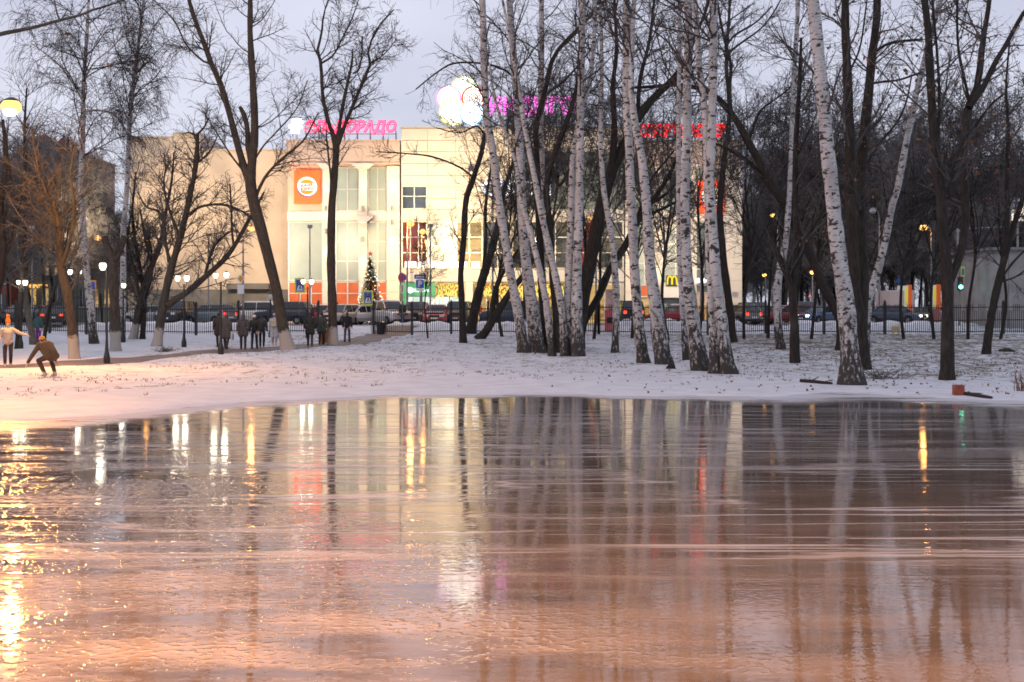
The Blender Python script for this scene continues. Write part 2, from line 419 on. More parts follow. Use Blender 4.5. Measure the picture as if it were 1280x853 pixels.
TWIG = None
def tree(label, mains, kind='dark', name='bare_tree', cat='tree', seed=1, top=True, group=None, base_on_ground=True, ext=6.0, flare=1.22, tmin=0.4,
         dens=1.0, L0=3.0, leaves=0.0, droop=0.0, limbs_from=0, levels=3, D=None, wide=1.0, crown=True, mat=None):
    """mains: list of polylines in pixels with half widths (px, py, r); the first one is the trunk and its first point its foot"""
    rng = np.random.default_rng(seed)
    x, y, r = mains[0][0]
    foot = hit(x, y) if D is None else G((x-640)/F*D, D)
    D0 = foot.y
    t = thing(name, label, cat, foot, 0, group)
    Vs=[]; Qs=[]; As=[]; base=0; PP=[]; RR=[]
    for mi, ml in enumerate(mains):
        sl = 0.0 if mi == 0 else rng.uniform(-0.28, 0.28)
        y0 = ml[0][1]; pts=[]; rad=[]
        # a limb starts on the trunk: its depth there
        for (px, py, pr) in ml:
            d = D0+sl*(y0-py)/F*D0
            pts.append(P(px, py, d)); rad.append(max(pr, 0.35)/F*d)
        pts = np.array([p[:] for p in pts]); rad = np.array(rad)
        if mi == 0:
            pts[0] = foot[:]; pts[0,2] -= 0.12
        # those that leave the frame go on up and end in a tip
        if ml[-1][1] <= 4 and top:
            dv = nrm(pts[-1]-pts[-2]); dv = nrm(dv+np.array([rng.normal()*0.08, rng.normal()*0.08, 0.25]))
            e = ext*rng.uniform(0.8, 1.15)*min(1.0, rad[-1]/0.08+0.25)
            r_ = rad[-1]
            for q in (0.3, 0.65, 1.0):
                pts = np.vstack([pts, pts[-1]+dv*e*0.33+rng.normal(size=3)*0.1]); rad = np.r_[rad, max(r_*(1-q*0.9), 0.008)]
        ln = np.linalg.norm(np.diff(pts, axis=0), axis=1).sum()
        n = 40 if mi == 0 else 24
        q, rr = resample(pts, rad, n)
        s = np.linspace(0, 1, n)*ln
        q = q+np.c_[np.zeros(n), 0.06*np.sin(s*0.7+seed+mi)*np.minimum(s/3, 1), np.zeros(n)]
        rr = rr*(1+0.05*np.sin(s*3.1+seed)+0.04*np.sin(s*7.3+mi))
        if mi == 0: rr = rr*(1+(flare-1)*np.exp(-s/0.28))
        sides = 14 if rr.max() > 0.08 else 8
        v, qd, a = tubes(q[None], rr[None], sides, True)
        if mi == 0:
            # roots and ridges of the foot
            ang = np.arctan2(a[:,1], a[:,0]); w = np.exp(-a[:,2]/0.35)
            cen = np.repeat(q, sides, 0)
            v = cen+(v-cen)*(1+0.16*w*np.sin(ang*3+seed)+0.04*np.sin(ang*5+a[:,2]*2))[:,None]
            a = a
        else:
            a = a+np.array([0,0,4.0])
        Vs.append(v); Qs.append(qd+base); As.append(a); base += len(v)
        k2 = 24
        qi = np.linspace(0, n-1, k2); PP.append(np.stack([np.interp(qi, np.arange(n), q[:,c]) for c in range(3)], 1)); RR.append(np.interp(qi, np.arange(n), rr))
    f = np.array(foot[:])
    bm = mat or {'birch':'birch_bark','dark':'dark_bark','limed':'limed_bark','grey':'grey_bark'}[kind]
    me = np_mesh('trunk', np.concatenate(Vs)-f, np.concatenate(Qs), MATS[bm], True, np.concatenate(As))
    mesh_obj('trunk', me, t)
    if not crown: return t
    outs=[]
    ce = [];
    PPa = np.stack(PP); RRa = np.stack(RR)
    res=[]; lvs=[]
    for i in range(len(PPa)):
        c, lv = make_crown(rng, PPa[i:i+1], RRa[i:i+1], 'weep' if kind=='birch' else kind, D0, tmin if i == 0 else 0.12, dens*(1.0 if i == 0 else 1.15), L0*(1.0 if i == 0 else 0.75), leaves, droop, levels, wide)
        if c is not None: res.append(c)
        if lv is not None: lvs.append(lv)
    if res:
        V = []; Q = []; A=[]; b = 0
        for (v, q, a) in res: V.append(v); Q.append(q+b); A.append(a+np.array([0,0,6.0])); b += len(v)
        me = np_mesh('crown', np.concatenate(V)-f, np.concatenate(Q), MATS['twig_birch' if kind=='birch' else 'twig'], True)
        co = mesh_obj('crown', me, t)
        if lvs:
            V=[]; Q=[]; b=0
            for (v,q) in lvs: V.append(v); Q.append(q+b); b += len(v)
            mesh_obj('dead_leaves', np_mesh('dead_leaves', np.concatenate(V)-f, np.concatenate(Q), MATS['dead_leaf'], False), co)
    return t

def stem_tree_mesh(seed, H, r0, lean, nlimb, dens, L0, D, leaves=0.0, fork=0.45, tw='twig'):
    """a free-standing bare tree at the origin: trunk mesh and crown mesh (and leaves)"""
    rng = np.random.default_rng(seed)
    PP=[]; RR=[]
    z = np.linspace(-0.2, H, 8)
    xs = np.cumsum(np.r_[0, rng.normal(size=7)*0.22])+lean*z; ys = np.cumsum(np.r_[0, rng.normal(size=7)*0.22])
    q, rr = resample(np.c_[xs, ys, z], r0*(1-0.93*np.clip(z/H,0,1)**0.9), 24); PP.append(q); RR.append(rr)
    for i in range(nlimb):
        t = rng.uniform(fork*0.6, 0.75); k = int(t*23); p = q[k]; r = rr[k]*0.62
        a = rng.uniform(0, 2*PI); sp = rng.uniform(0.35, 0.75); L = H*(1-t)*rng.uniform(0.65, 1.0)
        d = np.array([math.cos(a)*sp, math.sin(a)*sp, 1.0]); d /= np.linalg.norm(d)
        pts=[p]; 
        for j in range(5):
            pts.append(pts[-1]+d*L/5); d = nrm(d+rng.normal(size=3)*0.12+np.array([0,0,0.08]))
        qq, r2 = resample(pts, r*np.linspace(1, 0.15, 6), 24); PP.append(qq); RR.append(np.maximum(r2, 0.012))
    PP = np.stack(PP); RR = np.stack(RR)
    v, qd, a = tubes(PP, RR, 7, True)
    tm = np_mesh('trunk', v, qd, MATS['dark_bark'], True, a)
    c, lv = make_crown(rng, PP, RR, 'dark', D, 0.22, dens, L0, leaves)
    cm = np_mesh('crown', c[0], c[1], MATS[tw], True)
    lm = np_mesh('dead_leaves', lv[0], lv[1], MATS['dead_leaf'], False) if lv else None
    return tm, cm, lm
# ------------------------------------------------------------------ world, camera, render settings
w = bpy.data.worlds.new('World'); S.world = w; w.use_nodes = True
nt = w.node_tree; nt.nodes.clear()
wo = nt.nodes.new('ShaderNodeOutputWorld')
SUN_EL, SUN_AZ = 38.0, 200.0
sky = nt.nodes.new('ShaderNodeTexSky'); sky.sky_type = 'NISHITA'; sky.sun_disc = False
sky.sun_elevation = math.radians(SUN_EL); sky.sun_rotation = math.radians(SUN_AZ)
b1 = nt.nodes.new('ShaderNodeBackground'); b1.inputs['Strength'].default_value = 0.012
nt.links.new(sky.outputs['Color'], b1.inputs['Color'])
# an even cover of evening cloud over that sky
tc = nt.nodes.new('ShaderNodeTexCoord'); mp = nt.nodes.new('ShaderNodeMapping'); mp.inputs['Scale'].default_value = (1.2, 1.2, 3.5)
nz = nt.nodes.new('ShaderNodeTexNoise'); nz.inputs['Scale'].default_value = 1.7; nz.inputs['Detail'].default_value = 6; nz.inputs['Roughness'].default_value = 0.5
nt.links.new(tc.outputs['Generated'], mp.inputs['Vector']); nt.links.new(mp.outputs['Vector'], nz.inputs['Vector'])
cr = nt.nodes.new('ShaderNodeValToRGB'); cr.color_ramp.elements[0].position = 0.34; cr.color_ramp.elements[1].position = 0.68
cr.color_ramp.elements[0].color = (0.50, 0.505, 0.635, 1); cr.color_ramp.elements[1].color = (0.745, 0.75, 0.87, 1)
nt.links.new(nz.outputs['Fac'], cr.inputs['Fac'])
b2 = nt.nodes.new('ShaderNodeBackground'); b2.inputs['Strength'].default_value = 1.0
nt.links.new(cr.outputs['Color'], b2.inputs['Color'])
ad = nt.nodes.new('ShaderNodeAddShader'); nt.links.new(b1.outputs[0], ad.inputs[0]); nt.links.new(b2.outputs[0], ad.inputs[1])
nt.links.new(ad.outputs[0], wo.inputs['Surface'])

sl = bpy.data.lights.new('sun', 'SUN'); sl.energy = 0.25; sl.angle = math.radians(25); sl.color = (1.0, 0.95, 0.9)
so = bpy.data.objects.new('sun', sl); COL.objects.link(so); so.location = (0, -20, 60)
so.rotation_euler = (math.radians(90-SUN_EL), 0, math.radians(180-SUN_AZ))

cam = bpy.data.cameras.new('camera'); cam.lens = 45; cam.sensor_width = 36; cam.sensor_fit = 'HORIZONTAL'
cam.shift_y = -31.5/1280; cam.clip_start = 0.1; cam.clip_end = 3000
co = bpy.data.objects.new('camera', cam); COL.objects.link(co); co.location = (0, 0, CZ); co.rotation_euler = (PI/2, 0, 0)
S.camera = co
S.view_settings.view_transform = 'Standard'; S.view_settings.look = 'None'; S.view_settings.exposure = 0.0; S.view_settings.gamma = 1
S.cycles.use_denoising = True
try: S.cycles.denoiser = 'OPENIMAGEDENOISE'
except Exception: pass
S.cycles.max_bounces = 6; S.cycles.diffuse_bounces = 2; S.cycles.glossy_bounces = 4; S.cycles.transmission_bounces = 2
S.cycles.sample_clamp_indirect = 6.0
S.cycles.caustics_reflective = False; S.cycles.caustics_refractive = False
S.cycles.use_light_tree = True
S.cycles.filter_width = 1.7

# ------------------------------------------------------------------ plain materials
for k, kk in (('birch_bark','birch'),('dark_bark','dark'),('limed_bark','limed'),('grey_bark','grey')): bark_mat(k, kk)
plain('twig', (0.070,0.066,0.066), 0.9, 0.35, 2.0, 0)
plain('twig_wood', (0.20,0.19,0.185), 0.9, 0.3, 0.3, 0)
plain('twig_birch', (0.05,0.040,0.040), 0.9, 0.35, 2.0, 0)
plain('dead_leaf', (0.16,0.075,0.035), 0.8, 0.5, 4.0, 0)
M = lambda n: MATS[n]
plain('asphalt', (0.075,0.072,0.075), 0.75, 0.35, 1.5, 0.3)
plain('path_slush', (0.13,0.11,0.11), 0.6, 0.4, 1.2, 0.3)
plain('iron_black', (0.013,0.013,0.016), 0.45, 0.3, 5, 0.1)
plain('steel_grey', (0.28,0.28,0.29), 0.45, 0.2, 3, 0.05, 0.5)
plain('concrete', (0.30,0.295,0.29), 0.85, 0.25, 0.9, 0.3)
plain('concrete_dark', (0.16,0.155,0.15), 0.85, 0.3, 0.7, 0.3)
plain('render_peach', (0.59,0.49,0.39), 0.8, 0.14, 0.5, 0.1)
plain('stone_cream', (0.70,0.64,0.57), 0.7, 0.07, 0.8, 0.05)
plain('stone_peach', (0.58,0.45,0.38), 0.7, 0.10, 0.6, 0.05)
plain('panel_grey', (0.52,0.51,0.50), 0.5, 0.06, 0.8, 0.02)
plain('frame_alu', (0.55,0.55,0.54), 0.4, 0.1, 3, 0, 0.3)
plain('glass_green', (0.30,0.37,0.36), 0.32, 0.18, 0.35, 0, 0, 0.6)
plain('glass_grey', (0.17,0.20,0.20), 0.07, 0.3, 0.4, 0, 0, 0.6)
plain('glass_dark', (0.03,0.04,0.045), 0.05, 0.3, 0.6, 0, 0, 0.6)
plain('orange_panel', (0.60,0.13,0.045), 0.35, 0.22, 0.7, 0.02)
plain('roof_grey', (0.2,0.2,0.21), 0.8)
plain('snow_cap', (0.78,0.79,0.83), 0.8, 0.06, 3, 0.3)

def snow_mat():
    m, nt, out = newmat('snowy_ground'); L = nt.links.new
    b = N(nt, 'ShaderNodeBsdfPrincipled'); b.inputs['Roughness'].default_value = 0.75; b.inputs['Specular IOR Level'].default_value = 0.3
    geo = N(nt, 'ShaderNodeNewGeometry')
    at = N(nt, 'ShaderNodeAttribute'); at.attribute_name = 'grass'
    def noise(scale, det, rough=0.55, sc=(1,1,1)):
        mp = N(nt, 'ShaderNodeMapping'); mp.inputs['Scale'].default_value = sc; L(geo.outputs['Position'], mp.inputs['Vector'])
        n = N(nt, 'ShaderNodeTexNoise'); n.inputs['Scale'].default_value = scale; n.inputs['Detail'].default_value = det; n.inputs['Roughness'].default_value = rough
        L(mp.outputs['Vector'], n.inputs['Vector']); return n
    big = noise(0.45, 3); fine = noise(3.2, 7, 0.72, (1, 0.6, 1)); tone = noise(1.2, 4)
    a1 = N(nt, 'ShaderNodeMath', operation='MULTIPLY_ADD'); a1.inputs[1].default_value = 0.30; L(big.outputs['Fac'], a1.inputs[0]); L(fine.outputs['Fac'], a1.inputs[2])
    a2 = N(nt, 'ShaderNodeMath', operation='MULTIPLY_ADD'); a2.inputs[1].default_value = 0.24; L(at.outputs['Fac'], a2.inputs[0]); L(a1.outputs[0], a2.inputs[2])
    mask = ramp(nt, 0.86, 0.965); L(a2.outputs[0], mask.inputs['Fac'])
    sn = ramp(nt, 0.3, 0.7, c4((0.50,0.52,0.57)), c4((0.63,0.66,0.72))); L(tone.outputs['Fac'], sn.inputs['Fac'])
    gc = ramp(nt, 0.35, 0.65, c4((0.05,0.042,0.03)), c4((0.16,0.13,0.085))); L(fine.outputs['Fac'], gc.inputs['Fac'])
    mx = N(nt, 'ShaderNodeMix', data_type='RGBA'); L(mask.outputs['Color'], mx.inputs['Factor']); L(sn.outputs['Color'], mx.inputs[6]); L(gc.outputs['Color'], mx.inputs[7])
    L(mx.outputs[2], b.inputs['Base Color'])
    bp = N(nt, 'ShaderNodeBump'); bp.inputs['Strength'].default_value = 0.55; bp.inputs['Distance'].default_value = 0.09
    L(fine.outputs['Fac'], bp.inputs['Height']); L(bp.outputs['Normal'], b.inputs['Normal'])
    L(b.outputs[0], out.inputs['Surface']); MATS['snow'] = m
snow_mat()

def ice_mat():
    m, nt, out = newmat('wet_ice'); L = nt.links.new
    b = N(nt, 'ShaderNodeBsdfPrincipled'); b.inputs['IOR'].default_value = 1.9
    geo = N(nt, 'ShaderNodeNewGeometry'); sep = N(nt, 'ShaderNodeSeparateXYZ'); L(geo.outputs['Position'], sep.inputs[0])
    edge = N(nt, 'ShaderNodeAttribute'); edge.attribute_name = 'edge'
    def noise(sc, scale, det=3, rough=0.5, off=(0,0,0)):
        mp = N(nt, 'ShaderNodeMapping'); mp.inputs['Scale'].default_value = sc; mp.inputs['Location'].default_value = off; L(geo.outputs['Position'], mp.inputs['Vector'])
        n = N(nt, 'ShaderNodeTexNoise'); n.inputs['Scale'].default_value = scale; n.inputs['Detail'].default_value = det; n.inputs['Roughness'].default_value = rough
        L(mp.outputs['Vector'], n.inputs['Vector']); return n.outputs['Fac']
    def mth(op, a, c=None, d=None):
        n = N(nt, 'ShaderNodeMath', operation=op)
        for i, v in enumerate((a, c, d)):
            if v is None: continue
            if hasattr(v, 'links'): L(v, n.inputs[i])
            else: n.inputs[i].default_value = v
        return n.outputs[0]
    def rmp(v, lo, hi, a=0.0, c=1.0):
        n = N(nt, 'ShaderNodeMapRange'); n.interpolation_type = 'SMOOTHSTEP'
        n.inputs['From Min'].default_value = lo; n.inputs['From Max'].default_value = hi; n.inputs['To Min'].default_value = a; n.inputs['To Max'].default_value = c
        L(v, n.inputs['Value']); return n.outputs[0]
    # frozen ripple lines, running along the pond
    lines = None
    for k, (sy, off, wd) in enumerate(((0.55, 3.1, 0.013), (0.9, 17.3, 0.015), (0.32, 41.0, 0.008), (1.7, 63.0, 0.020))):
        n = noise((0.05, sy, 1), 1.0, 3, 0.45, (off, off*1.7, 0))
        d = mth('ABSOLUTE', mth('SUBTRACT', n, 0.5))
        l = rmp(d, 0.0, wd, 1.0, 0.0)
        br = rmp(noise((0.16, 0.5, 1), 1.0, 4, 0.6, (off*2, 0, 0)), 0.42, 0.58)
        l = mth('MULTIPLY', l, br)
        lines = l if lines is None else mth('MAXIMUM', lines, l)
    zone = mth('MULTIPLY', rmp(sep.outputs['Y'], 9.0, 11.5), rmp(sep.outputs['Y'], 25, 31, 1.0, 0.2))
    lines = mth('MULTIPLY', lines, zone)
    # thin frost
    fr = rmp(noise((0.10, 0.75, 1), 1.0, 5, 0.6), 0.50, 0.68)
    fr2 = rmp(noise((0.9, 5.0, 1), 1.0, 6, 0.65), 0.54, 0.72)
    grain = noise((3.0, 14.0, 1), 1.0, 4, 0.6)
    frost = mth('MULTIPLY', fr, rmp(sep.outputs['Y'], 12, 19, 0.08, 0.34))
    frost = mth('MAXIMUM', frost, mth('MULTIPLY', fr2, 0.07))
    rim = mth('MULTIPLY', edge.outputs['Fac'], rmp(noise((0.45, 1.3, 1), 1.0, 5, 0.65), 0.32, 0.60, 0.30, 1.0))
    frost = mth('MAXIMUM', frost, rim)
    mask = mth('MAXIMUM', frost, mth('MULTIPLY', lines, 0.6))
    tone = noise((0.5, 1.6, 1), 1.0, 6, 0.65)
    mud = ramp(nt, 0.3, 0.7, c4((0.060,0.055,0.053)), c4((0.145,0.125,0.112))); L(tone, mud.inputs['Fac'])
    mx = N(nt, 'ShaderNodeMix', data_type='RGBA'); L(mask, mx.inputs['Factor']); L(mud.outputs['Color'], mx.inputs[6]); mx.inputs[7].default_value = c4((0.56,0.565,0.60))
    L(mx.outputs[2], b.inputs['Base Color'])
    r = mth('ADD', mth('ADD', mth('MULTIPLY', mask, 0.2), mth('MULTIPLY', rim, 0.35)), rmp(tone, 0.3, 0.7, 0.02, 0.055))
    L(r, b.inputs['Roughness'])
    crust_glow = mth('MULTIPLY', rmp(mth('MULTIPLY_ADD', sep.outputs['Y'], 0.5, sep.outputs['X']), 2.0, 6.0, 1.0, 0.03), rmp(noise((0.35, 0.9, 1), 1.0, 5, 0.65, (9,4,0)), 0.40, 0.60))
    mxc = N(nt, 'ShaderNodeMix', data_type='RGBA'); L(mth('MULTIPLY', crust_glow, 0.40), mxc.inputs['Factor']); L(mx.outputs[2], mxc.inputs[6]); mxc.inputs[7].default_value = c4((0.50,0.46,0.44)); L(mxc.outputs[2], b.inputs['Base Color'])  # pale granular crust, whitened further to brighten the ice where lamp glow falls
    L(mth('SUBTRACT', 0.5, mth('MULTIPLY', rim, 0.42)), b.inputs['Specular IOR Level'])
    # surface relief: slow swell of the refrozen water, fine grain, raised lines
    h = mth('MULTIPLY', noise((0.5, 1.5, 1), 1.0, 2, 0.4), 0.0022)
    h = mth('ADD', h, mth('MULTIPLY', noise((2.2, 7.0, 1), 1.0, 3, 0.5), 0.0006))
    h = mth('ADD', h, mth('MULTIPLY', grain, 0.0005))
    h = mth('ADD', h, mth('MULTIPLY', lines, 0.003))
    # crusty, granular ice towards the left shore
    gl = mth('MULTIPLY', mth('MAXIMUM', mth('SUBTRACT', noise((13.0, 15.0, 1), 1.0, 1, 0.5), 0.50), 0.0), mth('MULTIPLY', rmp(sep.outputs['Y'], 11, 21, 1.0, 0.25), 0.055))
    h = mth('ADD', h, mth('MULTIPLY', gl, crust_glow))
    bp = N(nt, 'ShaderNodeBump'); bp.inputs['Strength'].default_value = 1.0; bp.inputs['Distance'].default_value = 1.0
    L(h, bp.inputs['Height']); L(bp.outputs['Normal'], b.inputs['Normal'])
    df = N(nt, 'ShaderNodeBsdfDiffuse'); df.inputs['Color'].default_value = c4((0.46,0.47,0.51)); L(bp.outputs['Normal'], df.inputs['Normal'])
    ms = N(nt, 'ShaderNodeMixShader'); L(rmp(rim, 0.12, 0.8, 0.0, 0.95), ms.inputs[0]); L(b.outputs[0], ms.inputs[1]); L(df.outputs[0], ms.inputs[2])
    L(ms.outputs[0], out.inputs['Surface']); MATS['ice'] = m
ice_mat()

# ------------------------------------------------------------------ ground, ice, path, road
def axis(lo, hi, step, far_lo, far_hi):
    a = list(np.arange(lo, hi+1e-6, step)); s = step
    l = []; v = lo
    while v > far_lo: s *= 1.35; v -= s; l.append(v)
    s = step; r = []; v = hi
    while v < far_hi: s *= 1.35; v += s; r.append(v)
    return np.array(l[::-1]+a+r)

gx = axis(-46, 46, 0.4, -900, 900); gy = axis(-12, 110, 0.4, -500, 1400)
XX, YY = np.meshgrid(gx, gy)
ZZ = gz(XX, YY)
nx, ny = len(gx), len(gy)
idx = np.arange(nx*ny).reshape(ny, nx)
Q = np.stack([idx[:-1,:-1], idx[:-1,1:], idx[1:,1:], idx[1:,:-1]], -1).reshape(-1, 4)
me = np_mesh('ground', np.stack([XX, YY, ZZ], -1).reshape(-1,3), Q, MATS['snow'])
dsh = YY-shore(XX)
gr = np.clip((dsh-4.0-1.2*np.sin(XX*0.6))/6, 0, 1)*0.62+np.clip((YY-44)/25, 0, 1)*0.2
gr = gr*np.clip((XX+24)/10, 0.25, 1)
gr = np.where(YY > 87, 0.15, gr)
gr = gr+0.34*np.clip((XX-7)/6, 0, 1)*np.clip((dsh-1)/4, 0, 1)*(YY < 87)
a = me.attributes.new('grass', 'FLOAT', 'POINT'); a.data.foreach_set('value', gr.ravel().astype(np.float32))
o = mesh_obj('ground', me); tag(o, 'thin snow over dead grass sloping from the ice up to the street', 'ground', kind='structure')

ix = np.arange(-62, 62.1, 0.5); iy = np.arange(2.6, 36.1, 0.5)
XX, YY = np.meshgrid(ix, iy); nx, ny = len(ix), len(iy); idx = np.arange(nx*ny).reshape(ny, nx)
Q = np.stack([idx[:-1,:-1], idx[:-1,1:], idx[1:,1:], idx[1:,:-1]], -1).reshape(-1, 4)
me = np_mesh('ice', np.stack([XX, YY, np.zeros_like(XX)], -1).reshape(-1,3), Q, MATS['ice'])
dd = shore(XX)-YY
ed = np.clip(1-dd/(1.5+2.4*np.clip((XX-3)/5, 0, 1)+2.4*np.clip((-XX-3)/4, 0, 1)), 0, 1)**0.9
a = me.attributes.new('edge', 'FLOAT', 'POINT'); a.data.foreach_set('value', ed.ravel().astype(np.float32))
o = mesh_obj('ice', me); tag(o, 'flooded ice of the pond mirroring the lit street, with frozen ripple lines', 'ice', kind='structure')

def ribbon(name, pts, width, mat, dz, label, cat, step=0.5, prof=None):
    pts = np.array(pts, float)
    q, ww = resample(np.c_[pts, np.zeros(len(pts))], np.full(len(pts), width), int(max(8, np.linalg.norm(np.diff(pts, axis=0), axis=1).sum()/step)))
    T = nrm(np.gradient(q, axis=0)); Nn = np.stack([-T[:,1], T[:,0], 0*T[:,0]], 1)
    k = 7; V = []
    for j in np.linspace(-0.5, 0.5, k):
        p = q+Nn*(ww*j+0.12*np.sin(np.arange(len(q))*0.9+j*4)*(abs(j) > 0.4))[:,None]
        p[:,2] = gz(p[:,0], p[:,1])+dz*(1 if abs(j) < 0.45 else 0.2); V.append(p)
    V = np.stack(V, 1); n = len(q); idx = np.arange(n*k).reshape(n, k)
    Q = np.stack([idx[:-1,:-1], idx[:-1,1:], idx[1:,1:], idx[1:,:-1]], -1).reshape(-1,4)
    o = mesh_obj(name, np_mesh(name, V.reshape(-1,3), Q, mat)); return tag(o, label, cat, kind='structure')

pp = [hit(*q) for q in ((-90,462),(0,459),(80,455),(200,445.5),(300,438),(400,431),(450,426.5))]
pp += [Vector((pp[-1].x+0.6, 86, 0)), Vector((pp[-1].x+1.0, 93, 0))]
ribbon('path', [(q.x, q.y) for q in pp], 2.4, M('path_slush'), 0.03, 'slushy grey footpath crossing the snow to the gate in the fence', 'path')
mb = MB()
def sheet(name, x0, x1, y0, y1, dz, mat, label, cat, n=60):
    xs = np.linspace(x0, x1, n); ys = np.linspace(y0, y1, 12); X_, Y_ = np.meshgrid(xs, ys)
    Z_ = gz(X_, Y_)+dz; idx = np.arange(X_.size).reshape(X_.shape)
    Q = np.stack([idx[:-1,:-1], idx[:-1,1:], idx[1:,1:], idx[1:,:-1]], -1).reshape(-1,4)
    o = mesh_obj(name, np_mesh(name, np.stack([X_,Y_,Z_],-1).reshape(-1,3), Q, mat)); return tag(o, label, cat, kind='structure')
plain('road_slush', (0.17,0.165,0.17), 0.45, 0.45, 0.5, 0.2)
sheet('road', -120, 120, 93.2, 106.3, 0.03, M('road_slush'), 'wet slushy street with parked cars in front of the shopping centre', 'road')
k = MB()
for x0 in range(-120, 120, 8): k.box(x0, x0+7.98, 106.3, 108.2, 1.0, 1.41, bev=0.02)
o = k.build('pavement', M('concrete')); tag(o, 'raised pavement along the foot of the shopping centre', 'pavement', kind='structure')

# ------------------------------------------------------------------ the shopping centre
DB = 108.0
def bX(px, D=DB): return (px-640)/F*D
def bZ(py, D=DB): return CZ-(py-HY)/F*D
GB = 1.25
MALL = thing('shopping_centre', 'long three-storey cream shopping centre with floodlit front beyond the fence', 'shopping centre', (bX(600), DB, GB))
MO = MALL.location[:]
def bb(mb, x0, x1, yt, yb, d0, d1, mi=0, bev=0.0, D=DB):
    return mb.box(bX(x0, D), bX(x1, D), d0, d1, bZ(yb, D), bZ(yt, D), mi, bev)
def mp_(mb, name, mat, parent=None, **kw):
    return mb.build(name, mat, parent or MALL, MO, **kw)
def sub(mb, name, mat, par):
    return mb.build(name, mat, par, MO)

# blank wing on the left, with lower stepped roof and dark plinth
m = MB()
bb(m, 162, 216, 172, 362, 112, 150, D=112); bb(m, 216.2, 250, 167, 362, 112.02, 150, D=112); bb(m, 250.2, 361, 188, 362, 112, 150, D=112)
mp_(m, 'wing_wall', M('render_peach'))
m = MB(); bb(m, 161, 362, 362.2, 412, 111.7, 150, D=112); mp_(m, 'plinth', M('concrete_dark'))
m = MB()
bb(m, 161.5, 216.3, 170.4, 172, 111.85, 150.1, D=112); bb(m, 216.4, 250, 165.6, 167, 111.86, 150.1, D=112); bb(m, 250.1, 361, 186.6, 188, 111.85, 150.1, D=112)
mp_(m, 'coping', M('frame_alu'))
m = MB(); bb(m, 288, 340, 355, 362, 110.4, 111.6, D=112); mp_(m, 'canopy', M('concrete_dark'))

def block(x0, x1, bays, pil, mirror=False, yt=178):
    m = MB(); bb(m, x0, x1, yt+2, 409, 108, 140); mp_(m, 'wall', M('stone_peach'))
    m = MB()
    n = 6; xs = np.linspace(x0-0.5, x1+0.2, n+1)
    for i in range(n):
        bb(m, xs[i]+0.12, xs[i+1]-0.12, yt, 204.6, 107.3, 108.3); 
    bb(m, x0-0.8, x1+0.4, yt-1.6, yt-0.1, 107.2, 108.4); bb(m, x0-0.6, x1+0.3, 204.8, 207, 107.1, 108.2)
    mp_(m, 'parapet', M('stone_peach'))
    m = MB()
    xs = np.linspace(x0, x1, 9)
    for i in range(8): bb(m, xs[i]+0.1, xs[i+1]-0.1, 265, 276.6, 107.62, 108.1)
    mp_(m, 'string_course', M('stone_cream'))
    for (a, b) in pil:
        m = MB(); ys = np.linspace(208.5, 408, 15)
        for i in range(14): bb(m, a, b, ys[i]+0.12, ys[i+1]-0.12, 107.42, 108.05)
        p = mp_(m, 'pilaster', M('stone_cream'))
    for (a, b, t, bt, mat, nx, nz) in bays:
        m = MB(); bb(m, a, b, t, bt, 107.90, 107.98); wdw = mp_(m, 'window', mat)
        f = MB()
        for i in range(nx+1):
            xx = a+(b-a)*i/nx; f.box(bX(xx)-0.05, bX(xx)+0.05, 107.82, 107.95, bZ(bt), bZ(t))
        for i in range(nz+1):
            yy = t+(bt-t)*i/nz; f.box(bX(a)+0.06, bX(b)-0.06, 107.84, 107.94, bZ(yy)-0.04, bZ(yy)+0.04)
        sub(f, 'frame', M('frame_alu'), wdw)

GG, OP = M('glass_green'), M('orange_panel')
block(360, 500.5, [
    (420.5,449,210,264,GG,2,2),(461,483.5,210,264,GG,2,2),
    (361.5,403.5,278,351,GG,1,1),(420.5,449,278,351,GG,2,3),(461,483.5,278,351,GG,2,3),
    (361.5,403.5,353,381,OP,3,2),(420.5,449,353,381,OP,2,2),(461,483.5,353,381,OP,2,2)],
    [(404.5,413),(450,460),(484.5,500)])
block(780, 926, [
    (794.5,816.5,210,264,GG,2,2),(828,861,210,264,GG,2,2),(870,905,210,264,GG,2,2),
    (794.5,816.5,278,355,GG,2,3),(828,861,282,353,GG,2,3),(870,905,278,366,M('glass_grey'),2,3),
    (794.5,800,357,400,OP,1,2),(800.3,816.5,357,371,OP,1,1)],
    [(781,793),(817.5,827),(862.5,869),(906,926)])
# the flared capitals of the twin pilasters
for (a, b, y) in ((447,463,206),(447,463,271),(815,829,283),(404,413,206),(862,870,206)):
    m = MB(); x0, x1 = bX(a), bX(b); z1 = bZ(y); z0 = bZ(y+8); c = (x0+x1)/2; hw = (x1-x0)*0.32
    m.prism([(c-hw, z0), (c+hw, z0), (x1+0.35, z1-0.12), (x1+0.35, z1), (x0-0.35, z1), (x0-0.35, z1-0.12)], 106.95, 107.40)
    mp_(m, 'capital', M('stone_cream'))
m = MB(); bb(m, 476, 494, 171.5, 176.2, 112, 115, bev=0.1); bb(m, 481, 489, 169, 171.4, 112.5, 114, bev=0.1); mp_(m, 'roof_unit', M('panel_grey'))

